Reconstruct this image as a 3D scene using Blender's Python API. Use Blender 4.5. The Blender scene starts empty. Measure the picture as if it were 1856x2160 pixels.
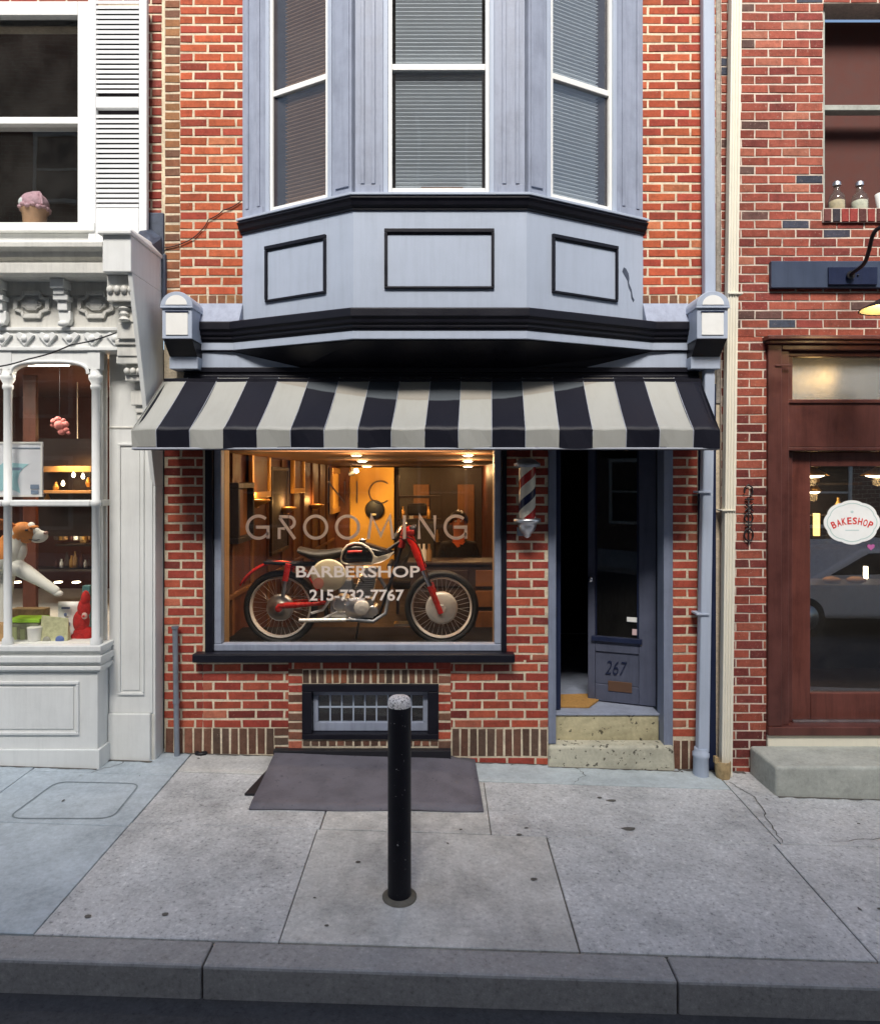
import bpy, bmesh, math, random
from mathutils import Vector, Matrix
random.seed(7)
R = math.radians
scene = bpy.context.scene
COL = scene.collection
# ------------------------------------------------------------------ camera geometry of the street view
F, U0, V0, D0, EYE = 1453.0, 928.0, 1010.0, 5.0, 2.05
def X(u, d): return (u - U0) * d / F
def Z(v, d): return EYE - (v - V0) * d / F
def P(u, v, d): return (X(u, d), d - D0, Z(v, d))
def gz(x, y): return -0.0093 - 0.0324 * x + 0.012 * y          # sloping pavement
def lin(r, g, b):
    f = lambda c: (c / 255 / 12.92) if c / 255 <= 0.04045 else ((c / 255 + 0.055) / 1.055) ** 2.4
    return (f(r), f(g), f(b))
# ------------------------------------------------------------------ materials
def nodes(name):
    m = bpy.data.materials.new(name); m.use_nodes = True
    nt = m.node_tree; b = nt.nodes['Principled BSDF']
    return m, nt, b
def N(nt, t, **kw):
    n = nt.nodes.new(t)
    for k, v in kw.items(): setattr(n, k, v)
    return n
def ramp(nt, fac, stops, interp='LINEAR'):
    n = N(nt, 'ShaderNodeValToRGB'); n.color_ramp.interpolation = interp
    e = n.color_ramp.elements
    while len(e) < len(stops): e.new(0.5)
    for i, (p, c) in enumerate(stops):
        e[i].position = p; e[i].color = (*c, 1) if len(c) == 3 else c
    nt.links.new(fac, n.inputs[0]); return n.outputs[0]
def noise(nt, vec, scale, detail=5, rough=.6, dist=0):
    n = N(nt, 'ShaderNodeTexNoise'); n.inputs['Scale'].default_value = scale
    n.inputs['Detail'].default_value = detail; n.inputs['Roughness'].default_value = rough
    n.inputs['Distortion'].default_value = dist
    if vec: nt.links.new(vec, n.inputs['Vector'])
    return n.outputs['Fac']
def mapping(nt, vec, scale):
    n = N(nt, 'ShaderNodeMapping'); n.inputs['Scale'].default_value = scale
    nt.links.new(vec, n.inputs['Vector']); return n.outputs[0]
def mixc(nt, fac, a, b, mode='MIX'):
    n = N(nt, 'ShaderNodeMix', data_type='RGBA', blend_type=mode)
    for s, v in ((0, fac), (6, a), (7, b)):
        if isinstance(v, (int, float)): n.inputs[s].default_value = v
        elif isinstance(v, tuple): n.inputs[s].default_value = (*v, 1) if len(v) == 3 else v
        else: nt.links.new(v, n.inputs[s])
    return n.outputs[2]
def bump(nt, b, h, strength=.2, dist=.01):
    n = N(nt, 'ShaderNodeBump'); n.inputs['Strength'].default_value = strength
    n.inputs['Distance'].default_value = dist
    nt.links.new(h, n.inputs['Height']); nt.links.new(n.outputs[0], b.inputs['Normal'])
def objco(nt): return N(nt, 'ShaderNodeTexCoord').outputs['Object']
def sc(c, k): return tuple(min(1, x * k) for x in c)

def paint(name, c, rough=.5, var=.12, scale=5, streak=.1, bmp=.15, metal=0, chips=None, chipamt=.30, spec=.4):
    m, nt, b = nodes(name); co = objco(nt)
    n1 = noise(nt, co, scale, 7, .65)
    col = ramp(nt, n1, [(.25, sc(c, 1 - var)), (.5, c), (.78, sc(c, 1 + var * .7))])
    if streak:
        s = noise(nt, mapping(nt, co, (14, 14, 1.1)), 1.6, 5, .7)
        sm = ramp(nt, s, [(.45, (1, 1, 1)), (.78, (1 - streak * 2.0,) * 3)])
        col = mixc(nt, 1.0, col, sm, 'MULTIPLY')
    if chips:
        cn = noise(nt, co, scale * 5, 8, .72)
        k = ramp(nt, cn, [(chipamt - .02, (1, 1, 1)), (chipamt + .02, (0, 0, 0))])
        col = mixc(nt, k, col, chips)
    nt.links.new(col, b.inputs['Base Color'])
    rr = ramp(nt, n1, [(.2, (max(0, rough - .12),) * 3), (.8, (min(1, rough + .15),) * 3)])
    nt.links.new(rr, b.inputs['Roughness'])
    b.inputs['Metallic'].default_value = metal
    b.inputs['Specular IOR Level'].default_value = spec
    if bmp: bump(nt, b, noise(nt, co, scale * 9, 6, .7), bmp, .006)
    return m
def emit(name, c, s, base=(.8, .8, .8)):
    m, nt, b = nodes(name)
    b.inputs['Base Color'].default_value = (*base, 1)
    b.inputs['Emission Color'].default_value = (*c, 1); b.inputs['Emission Strength'].default_value = s
    return m
def glass(name, ior=1.5, tint=(.93, .95, .95), rough=0.0, grime=.0, wav=0.0):
    m = bpy.data.materials.new(name); m.use_nodes = True; nt = m.node_tree
    nt.nodes.remove(nt.nodes['Principled BSDF']); out = nt.nodes['Material Output']
    tr = N(nt, 'ShaderNodeBsdfTransparent'); tr.inputs[0].default_value = (*tint, 1)
    gl = N(nt, 'ShaderNodeBsdfGlossy'); gl.inputs['Roughness'].default_value = rough
    lw = N(nt, 'ShaderNodeLayerWeight'); f0 = ((ior - 1) / (ior + 1)) ** 2
    pw = N(nt, 'ShaderNodeMath', operation='POWER'); nt.links.new(lw.outputs['Facing'], pw.inputs[0]); pw.inputs[1].default_value = 5
    fr = N(nt, 'ShaderNodeMapRange'); fr.inputs['To Min'].default_value = f0; fr.inputs['To Max'].default_value = 1.0
    nt.links.new(pw.outputs[0], fr.inputs['Value'])
    if wav:
        bn = N(nt, 'ShaderNodeBump'); bn.inputs['Strength'].default_value = wav; bn.inputs['Distance'].default_value = .02
        nt.links.new(noise(nt, objco(nt), 3.0, 1, .4), bn.inputs['Height']); nt.links.new(bn.outputs[0], gl.inputs['Normal'])
    mx = N(nt, 'ShaderNodeMixShader'); nt.links.new(fr.outputs[0], mx.inputs[0])
    nt.links.new(tr.outputs[0], mx.inputs[1]); nt.links.new(gl.outputs[0], mx.inputs[2])
    last = mx.outputs[0]
    if grime:
        df = N(nt, 'ShaderNodeBsdfDiffuse'); df.inputs[0].default_value = (.5, .47, .42, 1)
        m2 = N(nt, 'ShaderNodeMixShader')
        k = ramp(nt, noise(nt, objco(nt), 3, 6, .7), [(.35, (grime * .2,) * 3), (.8, (grime,) * 3)])
        nt.links.new(k, m2.inputs[0]); nt.links.new(last, m2.inputs[1]); nt.links.new(df.outputs[0], m2.inputs[2]); last = m2.outputs[0]
    nt.links.new(last, out.inputs[0])
    return m
def brickmat(name, vary=.42, bmp=.7):
    m, nt, b = nodes(name); co = objco(nt)
    at = N(nt, 'ShaderNodeAttribute', attribute_name='Col')
    n1 = noise(nt, co, 16, 8, .75)
    k = ramp(nt, n1, [(.28, (1 - vary,) * 3), (.52, (1, 1, 1)), (.75, (1 + vary * .7,) * 3)])
    col = mixc(nt, 1.0, at.outputs['Color'], k, 'MULTIPLY')
    big = noise(nt, mapping(nt, co, (1, 1, .55)), 1.3, 7, .7)             # soot and rain wash over many courses
    col = mixc(nt, 1.0, col, ramp(nt, big, [(.30, (.66, .64, .64)), (.5, (.98,) * 3), (.72, (1.14, 1.12, 1.08))]), 'MULTIPLY')
    n2 = noise(nt, co, 55, 5, .7)                                     # fired specks and mortar smears
    col = mixc(nt, ramp(nt, n2, [(.60, (0, 0, 0)), (.72, (.55,) * 3)]), col, (.44, .33, .26))
    col = mixc(nt, ramp(nt, n2, [(.29, (.65,) * 3), (.40, (0, 0, 0))]), col, (.10, .04, .032))
    nt.links.new(col, b.inputs['Base Color']); b.inputs['Roughness'].default_value = .82
    b.inputs['Specular IOR Level'].default_value = .25
    bump(nt, b, noise(nt, co, 60, 7, .75), bmp, .006)
    return m
def concrete(name, base, speck=.0, rough=.85, patch=.12, scale=1.0, pits=0):
    m, nt, b = nodes(name); co = objco(nt)
    big = noise(nt, co, 1.7, 8, .7)
    col = ramp(nt, big, [(.28, sc(base, 1 - patch * 1.5)), (.5, base), (.75, sc(base, 1 + patch))])
    mid = noise(nt, co, 14, 6, .75)
    col = mixc(nt, 1.0, col, ramp(nt, mid, [(.3, (.82,) * 3), (.6, (1.04,) * 3)]), 'MULTIPLY')
    h = mid
    if speck:
        v = noise(nt, co, 48 * scale, 4, .72)
        sp = ramp(nt, v, [(.30, (1 - speck,) * 3), (.44, (.95,) * 3), (.56, (1.0,) * 3), (.70, (1 + speck * .7, 1 + speck * .68, 1 + speck * .6))])
        col = mixc(nt, 1.0, col, sp, 'MULTIPLY')
        st = noise(nt, co, 5.5, 5, .7)
        col = mixc(nt, ramp(nt, st, [(.64, (0, 0, 0)), (.76, (.35,) * 3)]), col, (.16, .14, .12))
        h = v
    if pits:
        pn = noise(nt, co, 26, 3, .55)
        col = mixc(nt, ramp(nt, pn, [(pits - .02, (.85,) * 3), (pits + .015, (0, 0, 0))]), col, (.05, .045, .035))
        h = pn
    nt.links.new(col, b.inputs['Base Color']); b.inputs['Roughness'].default_value = rough
    b.inputs['Specular IOR Level'].default_value = .25
    bump(nt, b, h, .35, .006)
    return m
def plain(name, c, rough=.5, metal=0.0, var=.06, spec=.5):
    return paint(name, c, rough, var, 12, 0, 0, metal, spec=spec)

M = {}
M['blue'] = paint('blue_grey_paint', (.405, .46, .56), .5, .08, 2.6, .05, .16, spec=.3, chips=(.17, .16, .17), chipamt=.262)
M['bluelow'] = paint('weathered_blue_grey_paint', (.30, .335, .425), .5, .18, 7, .12, .25, spec=.3, chips=(.12, .11, .12), chipamt=.275)
M['black'] = paint('black_gloss_paint', (.009, .009, .015), .42, .25, 6, .0, .25, spec=.25)
M['navy'] = paint('navy_gloss_paint', (.014, .021, .055), .42, .2, 5, .1, .15, spec=.3)
M['white'] = paint('white_wood_paint', (.745, .755, .735), .5, .08, 3.5, .05, .18, chips=(.36, .34, .30), chipamt=.255)
M['white2'] = paint('aged_white_wood_paint', (.65, .64, .59), .5, .14, 7, .10, .25, chips=(.30, .28, .24), chipamt=.27)
M['panelwhite'] = plain('cream_white_panel', (.80, .80, .77), .45)
M['cream'] = paint('cream_enamel', (.76, .72, .60), .38, .06, 4, .03, .08)
M['rust'] = paint('rusted_cream_iron', (.42, .30, .15), .7, .5, 30, 0, .5)
M['mahog'] = paint('mahogany_stained_wood', (.098, .034, .028), .36, .35, 5, .22, .2)
M['mahogdoor'] = paint('lighter_mahogany_wood', (.125, .040, .030), .34, .32, 5, .22, .2)
M['brick'] = brickmat('fired_brick')
M['mortar'] = concrete('cream_mortar', (.66, .565, .42), .30, .95, .30)
M['mortar2'] = concrete('pale_pink_mortar', (.60, .51, .43), .30, .95, .28)
M['aggr'] = concrete('exposed_aggregate_concrete', (.49, .498, .50), .55, .85, .27)
M['aggr2'] = concrete('beige_aggregate_concrete', (.50, .50, .48), .30, .85, .27)
M['smooth'] = concrete('smooth_blue_grey_cement', (.43, .49, .53), .14, .8, .22)
M['strip'] = concrete('pale_cement_patch', (.47, .525, .54), .10, .8, .12)
M['joint'] = concrete('dark_joint_dirt', (.13, .12, .10), .0, .95, .3)
M['step'] = concrete('yellowed_step_concrete', (.49, .47, .37), .20, .85, .22, .6, pits=.385)
M['step2'] = concrete('ochre_step_concrete', (.46, .415, .265), .18, .85, .34, .6, pits=.345)
M['stone'] = concrete('grey_stone', (.40, .415, .375), .14, .8, .18)
M['kerb'] = concrete('granite_kerb', (.30, .30, .30), .35, .8, .1)
M['asphalt'] = concrete('asphalt', (.055, .055, .058), .4, .85, .18)
M['stucco'] = concrete('rough_grey_stucco', (.36, .33, .29), .5, .95, .25)
M['rubber'] = paint('scuffed_grey_rubber', (.135, .128, .150), .6, .32, 6, .0, .5, chips=(.085, .08, .095), chipamt=.38)
M['rubberedge'] = plain('black_rubber_edge', (.012, .012, .016), .5)
M['tyre'] = plain('tyre_rubber', (.010, .010, .011), .65)
M['slate'] = paint('dark_slate_flashing', (.06, .075, .11), .5, .5, 16, 0, .5)
M['chrome'] = plain('polished_chrome', (.75, .75, .76), .16, 1)
M['alu'] = plain('cast_aluminium', (.62, .63, .65), .35, 1, .15)
M['drum'] = plain('satin_drum_metal', (.72, .70, .67), .5, .25)
M['steel'] = plain('galvanised_steel', (.30, .33, .38), .45, .6, .2)
M['red'] = plain('red_enamel', (.62, .022, .018), .25)
M['tank'] = plain('black_tank_enamel', (.008, .008, .010), .12)
M['creamtrim'] = plain('cream_trim', (.78, .73, .62), .3)
M['plate'] = plain('cream_number_plate', (.72, .63, .44), .45)
M['leather'] = paint('black_leather', (.016, .014, .013), .45, .2, 20, 0, .3)
M['wood'] = paint('warm_brown_wood', (.16, .062, .020), .5, .45, 5, .2, .2)
M['woodred'] = paint('red_brown_wood', (.095, .026, .012), .5, .5, 4, .2, .2)
M['pine'] = paint('golden_pine_jamb', (.36, .21, .09), .5, .25, 6, .2, .1)
M['darkwood'] = paint('dark_walnut', (.030, .016, .012), .5, .3, 6, .2, .2)
M['ochre'] = paint('ochre_plaster', (.62, .33, .06), .8, .10, 2.5, 0, .1)
M['ceil'] = paint('tan_ceiling', (.17, .075, .032), .8, .08, 2, 0, 0)
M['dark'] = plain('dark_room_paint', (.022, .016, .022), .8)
M['darkred'] = plain('maroon_room_paint', (.085, .025, .018), .8, 0, .2)
M['gold'] = plain('gilded_frame', (.62, .34, .09), .35, .6, .2)
M['mirror'] = plain('old_mirror', (.75, .70, .62), .05, 1)
M['letter'] = plain('white_vinyl', (.95, .92, .89), .6)
def _translucent(m):                                # thin vinyl lets some of the lamp light behind it through
    nt = m.node_tree; tl = N(nt, 'ShaderNodeBsdfTranslucent'); tl.inputs[0].default_value = (.95, .90, .86, 1); mx = N(nt, 'ShaderNodeMixShader'); mx.inputs[0].default_value = .5
    nt.links.new(nt.nodes['Principled BSDF'].outputs[0], mx.inputs[1]); nt.links.new(tl.outputs[0], mx.inputs[2]); nt.links.new(mx.outputs[0], nt.nodes['Material Output'].inputs[0])
_translucent(M['letter'])
M['letterdim'] = plain('taupe_vinyl', (.30, .225, .16), .5)
M['iron'] = plain('wrought_iron', (.014, .013, .016), .45, .3)
M['brass'] = plain('brass', (.50, .33, .12), .35, .9)
M['coir'] = paint('coir_doormat', (.46, .25, .075), .95, .3, 40, 0, .8)
M['skin'] = plain('skin', (.56, .22, .13), .55)
M['hair'] = plain('dark_hair', (.012, .008, .006), .5)
M['shirt'] = plain('black_shirt', (.014, .013, .016), .85)
M['undershirt'] = plain('orange_undershirt', (.68, .15, .05), .8)
M['glass'] = glass('shop_glass', 1.38, (.95, .95, .94), .0, .02)
M['glassb'] = glass('mirroring_glass', 3.0, (.86, .87, .88), .0, .03, .015)
M['glassw'] = glass('upstairs_glass', 1.6, (.93, .95, .96), .0, .03, .03)
M['jar'] = glass('jar_glass', 1.45, (.85, .9, .88), .02, .12)
M['bulb'] = emit('warm_bulb', (1, .80, .52), 9)
M['bulbw'] = emit('white_bulb', (1, .93, .80), 7)
M['glow'] = emit('warm_glow', (1, .55, .14), 2.2)
M['blind'] = plain('white_blind', (.72, .75, .78), .6)
M['blindbrown'] = plain('tan_wood_blind', (.36, .20, .11), .5)
M['shutter'] = paint('white_louvre_paint', (.74, .75, .75), .45, .05, 4, .04, .05)
# awning canvas: an arc of dust and bay shade put into its colour
def canvas(name, c, shade_dust):
    m, nt, b = nodes(name); co = objco(nt)
    n1 = noise(nt, co, 3, 5, .6)
    col = ramp(nt, n1, [(.25, sc(c, .93)), (.55, c), (.8, sc(c, 1.04))])
    s = noise(nt, mapping(nt, co, (11, 2.0, 2.0)), 2.0, 5, .7)
    col = mixc(nt, 1.0, col, ramp(nt, s, [(.45, (1, 1, 1)), (.8, (.93, .92, .90))]), 'MULTIPLY')
    sp = N(nt, 'ShaderNodeSeparateXYZ'); nt.links.new(N(nt, 'ShaderNodeNewGeometry').outputs['Position'], sp.inputs[0])      # arc of dust and the bay's shade, drawn in colour
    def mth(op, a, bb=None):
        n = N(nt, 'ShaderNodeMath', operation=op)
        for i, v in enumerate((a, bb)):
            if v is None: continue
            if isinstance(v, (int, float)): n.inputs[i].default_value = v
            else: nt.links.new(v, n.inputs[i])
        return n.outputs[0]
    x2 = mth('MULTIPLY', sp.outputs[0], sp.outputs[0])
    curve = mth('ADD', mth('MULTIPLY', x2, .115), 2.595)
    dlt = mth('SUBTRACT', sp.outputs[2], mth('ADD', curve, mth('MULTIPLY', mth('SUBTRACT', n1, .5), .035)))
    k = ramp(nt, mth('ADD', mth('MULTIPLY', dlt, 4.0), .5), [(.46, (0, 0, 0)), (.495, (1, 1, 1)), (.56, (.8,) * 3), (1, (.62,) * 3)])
    col = mixc(nt, mth('MULTIPLY', k, .62), col, shade_dust)
    nt.links.new(col, b.inputs['Base Color']); b.inputs['Roughness'].default_value = .5
    b.inputs['Specular IOR Level'].default_value = .3
    bump(nt, b, noise(nt, mapping(nt, co, (3.2, 1, 1)), 2.6, 4, .6), .22, .02)
    return m
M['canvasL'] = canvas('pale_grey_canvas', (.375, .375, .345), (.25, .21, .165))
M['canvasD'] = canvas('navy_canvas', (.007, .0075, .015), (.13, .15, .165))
M['awnbar'] = plain('grey_awning_piping', (.35, .37, .42), .5)

# ------------------------------------------------------------------ mesh builder
class MB:
    def __init__(s): s.v, s.f, s.m, s.sm, s.c = [], [], [], [], []
    def add(s, vs, fs, mi=0, smooth=False, col=None):
        o = len(s.v); s.v += [tuple(v) for v in vs]
        for f in fs: s.f.append([o + i for i in f]); s.m.append(mi); s.sm.append(smooth); s.c.append(col)
        return s
    def box(s, x0, x1, y0, y1, z0, z1, mi=0, col=None):
        x0, x1 = sorted((x0, x1)); y0, y1 = sorted((y0, y1)); z0, z1 = sorted((z0, z1))
        v = [(x, y, z) for z in (z0, z1) for y in (y0, y1) for x in (x0, x1)]
        return s.add(v, [(0, 2, 3, 1), (4, 5, 7, 6), (0, 1, 5, 4), (2, 6, 7, 3), (0, 4, 6, 2), (1, 3, 7, 5)], mi, False, col)
    def hexa(s, b, t, mi=0):                      # bottom quad, top quad (same winding)
        n = len(b); v = list(b) + list(t)
        f = [tuple(reversed(range(n))), tuple(range(n, 2 * n))] + [(i, (i + 1) % n, n + (i + 1) % n, n + i) for i in range(n)]
        return s.add(v, f, mi)
    def prism(s, poly, a0, a1, axis='y', mi=0, smooth=False):   # polygon in the other two axes
        def q(p, a): return {'y': (p[0], a, p[1]), 'x': (a, p[0], p[1]), 'z': (p[0], p[1], a)}[axis]
        return s.hexa([q(p, a0) for p in poly], [q(p, a1) for p in poly], mi)
    def tube(s, path, r, n=10, mi=0, closed=False, cap=True, flat=1.0):
        path = [Vector(p) for p in path]; k = len(path)
        rs = r if isinstance(r, (list, tuple)) else [r] * k
        rings = []; up = None
        for i in range(k):
            a = path[i - 1] if (i > 0 or closed) else path[i]; b = path[(i + 1) % k] if (i < k - 1 or closed) else path[i]
            t = (b - a).normalized()
            if up is None:
                up = Vector((0, 0, 1)) if abs(t.z) < .9 else Vector((0, 1, 0))
            sd = t.cross(up)
            if sd.length < 1e-6: sd = t.orthogonal()
            sd.normalize(); up = sd.cross(t).normalized()
            rings.append([path[i] + (sd * math.cos(2 * math.pi * j / n) + up * math.sin(2 * math.pi * j / n) * flat) * rs[i] for j in range(n)])
        v = [p for rg in rings for p in rg]; f = []
        for i in range(k if closed else k - 1):
            for j in range(n):
                a, b = i * n, ((i + 1) % k) * n
                f.append((a + j, a + (j + 1) % n, b + (j + 1) % n, b + j))
        s.add(v, f, mi, True)
        if cap and not closed:
            s.add(rings[0], [tuple(range(n))], mi); s.add(rings[-1], [tuple(reversed(range(n)))], mi)
        return s
    def lathe(s, prof, c, axis='z', n=24, mi=0, smooth=True, cap=True):    # prof: (radius, along)
        v, f = [], []
        for r, h in prof:
            for j in range(n):
                a = 2 * math.pi * j / n; p = (r * math.cos(a), r * math.sin(a))
                v.append({'z': (c[0] + p[0], c[1] + p[1], c[2] + h), 'y': (c[0] + p[0], c[1] + h, c[2] + p[1]), 'x': (c[0] + h, c[1] + p[0], c[2] + p[1])}[axis])
        for i in range(len(prof) - 1):
            for j in range(n):
                f.append((i * n + j, i * n + (j + 1) % n, (i + 1) * n + (j + 1) % n, (i + 1) * n + j))
        s.add(v, f, mi, smooth)
        if cap: s.add(v[:n], [tuple(range(n))], mi); s.add(v[-n:], [tuple(range(n))], mi)
        return s
    def ball(s, c, r, n=14, mi=0):
        r = r if isinstance(r, (tuple, list)) else (r, r, r); v, f = [], []
        for i in range(n + 1):
            t = math.pi * i / n
            for j in range(2 * n):
                a = math.pi * j / n
                v.append((c[0] + r[0] * math.sin(t) * math.cos(a), c[1] + r[1] * math.sin(t) * math.sin(a), c[2] + r[2] * math.cos(t)))
        for i in range(n):
            for j in range(2 * n):
                f.append((i * 2 * n + j, (i + 1) * 2 * n + j, (i + 1) * 2 * n + (j + 1) % (2 * n), i * 2 * n + (j + 1) % (2 * n)))
        return s.add(v, f, mi, True)
    def sweep(s, path, prof, mi=0, cap=True):    # path in plan (x,y), left to right; profile (outward, z); outward = right of travel (-y)
        pts = [Vector(p) for p in path]; k = len(pts); nrm = []
        for i in range(k - 1):
            t = (pts[i + 1] - pts[i]).normalized(); nrm.append(Vector((t.y, -t.x)))
        def off(i, o):
            if i == 0: return pts[0] + nrm[0] * o
            if i == k - 1: return pts[-1] + nrm[-1] * o
            a, b = nrm[i - 1], nrm[i]; m = (a + b).normalized()
            return pts[i] + m * (o / max(.3, m.dot(a)))
        v = []; n = len(prof)
        for i in range(k):
            for o, z in prof:
                p = off(i, o); v.append((p.x, p.y, z))
        f = [(i * n + j, i * n + (j + 1) % n, (i + 1) * n + (j + 1) % n, (i + 1) * n + j) for i in range(k - 1) for j in range(n)]
        if cap: f += [tuple(range(n)), tuple(reversed(range((k - 1) * n, k * n)))]
        return s.add(v, f, mi)
    def xf(s, mat):
        s.v = [tuple(mat @ Vector(v)) for v in s.v]; return s
    def addm(s, vs, fs, mis):                      # shared vertices, one material index per face
        o = len(s.v); s.v += [tuple(v) for v in vs]
        for f, m in zip(fs, mis): s.f.append([o + i for i in f]); s.m.append(m); s.sm.append(True); s.c.append(None)
        return s
    def build(s, name, mats, parent=None, bevel=0, loc=None, seg=2, fixn=True):
        me = bpy.data.meshes.new(name); me.from_pydata(s.v, [], s.f)
        for m in (mats if isinstance(mats, (list, tuple)) else [mats]): me.materials.append(M[m] if isinstance(m, str) else m)
        me.polygons.foreach_set('material_index', s.m); me.polygons.foreach_set('use_smooth', s.sm)
        if any(c is not None for c in s.c):
            at = me.color_attributes.new('Col', 'FLOAT_COLOR', 'CORNER'); i = 0; buf = []
            for f, c in zip(s.f, s.c): buf += [*(c or (.5, .5, .5)), 1.0] * len(f)
            at.data.foreach_set('color', buf)
        me.update()
        if fixn:
            bm = bmesh.new(); bm.from_mesh(me); bmesh.ops.recalc_face_normals(bm, faces=bm.faces); bm.to_mesh(me); bm.free()
        o = bpy.data.objects.new(name, me); COL.objects.link(o)
        if parent: o.parent = parent
        if loc: o.location = loc
        if bevel:
            md = o.modifiers.new('Bevel', 'BEVEL'); md.width = bevel; md.segments = seg; md.limit_method = 'ANGLE'; md.angle_limit = R(40)
        return o
def tag(o, label=None, cat=None, group=None, kind=None):
    if label: o['label'] = label
    if cat: o['category'] = cat
    if group: o['group'] = group
    if kind: o['kind'] = kind
    return o
def thing(name, label, cat, loc=(0, 0, 0), group=None):
    o = bpy.data.objects.new(name, None); COL.objects.link(o); o.empty_display_size = .1
    o.location = loc
    return tag(o, label, cat, group)
class Local:                                       # children given in world coordinates under an empty that stands at its base
    def __init__(s, root): s.root = root; s.inv = Matrix.Translation(Vector(root.location)).inverted()
    def __call__(s, mb, name, mats, bevel=0, parent=None, label=None, seg=2):
        mb.xf(s.inv); o = mb.build(name, mats, parent or s.root, bevel, seg=seg)
        if label: o['label'] = label
        return o
def copy_tree(o, parent=None):
    c = o.copy(); COL.objects.link(c)
    if parent: c.parent = parent
    for ch in list(o.children): copy_tree(ch, c)
    return c
def light(name, kind, loc, energy, color, parent=None, size=.1, rot=None, spot=None):
    l = bpy.data.lights.new(name, kind); l.energy = energy; l.color = color
    if kind == 'AREA': l.size = size
    elif kind != 'SUN': l.shadow_soft_size = size
    if spot: l.spot_size = R(spot); l.spot_blend = .6
    o = bpy.data.objects.new(name, l); COL.objects.link(o); o.location = loc
    if rot: o.rotation_euler = rot
    if parent: o.parent = parent; o.location = Vector(loc) - Vector(parent.location)
    return o
def text_obj(name, s, size, mat, loc, parent, bold=0.0, extrude=.001, shear=0.0, width=None, height=None, align='CENTER', rot=(R(90), 0, 0)):
    cu = bpy.data.curves.new(name, 'FONT'); cu.body = s; cu.size = size; cu.extrude = extrude; cu.offset = bold; cu.shear = shear
    cu.align_x = align; cu.resolution_u = 4
    t = bpy.data.objects.new(name + '_tmp', cu); COL.objects.link(t)
    bpy.context.view_layer.update()
    me = bpy.data.meshes.new_from_object(t.evaluated_get(bpy.context.evaluated_depsgraph_get()))
    bpy.data.objects.remove(t)
    xs = [v.co.x for v in me.vertices]; ys = [v.co.y for v in me.vertices]
    w, h = max(xs) - min(xs), max(ys) - min(ys); cx, cy = (max(xs) + min(xs)) / 2, (max(ys) + min(ys)) / 2
    kx = width / w if width else 1; ky = height / h if height else (kx if width else 1)
    for v in me.vertices: v.co.x = (v.co.x - cx) * kx; v.co.y = (v.co.y - cy) * ky
    me.materials.clear(); me.materials.append(M[mat]); me.name = name
    o = bpy.data.objects.new(name, me); COL.objects.link(o); o.parent = parent
    o.rotation_euler = rot
    o.location = Vector(loc) - (Vector(parent.matrix_world.translation) if parent else Vector())
    return o
def ribbon(mb, pts, w, y, th=.0012):               # flat stroke on a vertical pane, pts (x, z)
    pts = [Vector(p) for p in pts]; k = len(pts); L, Rr = [], []
    closed = (pts[0] - pts[-1]).length < 1e-6
    for i in range(k):
        a = pts[i - 1] if i > 0 else (pts[-2] if closed else pts[0]); b = pts[i + 1] if i < k - 1 else (pts[1] if closed else pts[-1])
        t = (b - a).normalized(); n = Vector((-t.y, t.x)) * w / 2
        if 0 < i < k - 1:
            t1 = (pts[i] - pts[i - 1]).normalized(); n = n / max(.5, abs(Vector((-t1.y, t1.x)).dot(Vector((-t.y, t.x)))))
        L.append(pts[i] + n); Rr.append(pts[i] - n)
    for i in range(k - 1):
        q = [L[i], L[i + 1], Rr[i + 1], Rr[i]]
        mb.hexa([(p.x, y, p.y) for p in q], [(p.x, y - th, p.y) for p in q])
def arc(cx, cz, rx, rz, a0, a1, n=24):
    return [(cx + rx * math.cos(R(a0 + (a1 - a0) * i / n)), cz + rz * math.sin(R(a0 + (a1 - a0) * i / n))) for i in range(n + 1)]
def skin(verts, edges, radii, levels=2):
    me = bpy.data.meshes.new('tmp'); me.from_pydata(verts, edges, [])
    o = bpy.data.objects.new('tmp', me); COL.objects.link(o)
    sk = o.modifiers.new('s', 'SKIN'); sk.use_smooth_shade = True
    for i, r in enumerate(radii):
        d = me.skin_vertices[0].data[i]; d.radius = (r, r) if not isinstance(r, tuple) else r
        d.use_root = (i == 0)
    sb = o.modifiers.new('d', 'SUBSURF'); sb.levels = levels; sb.render_levels = levels
    bpy.context.view_layer.update()
    out = bpy.data.meshes.new_from_object(o.evaluated_get(bpy.context.evaluated_depsgraph_get()))
    vs = [tuple(v.co) for v in out.vertices]; fs = [tuple(p.vertices) for p in out.polygons]
    bpy.data.objects.remove(o); return vs, fs
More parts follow.
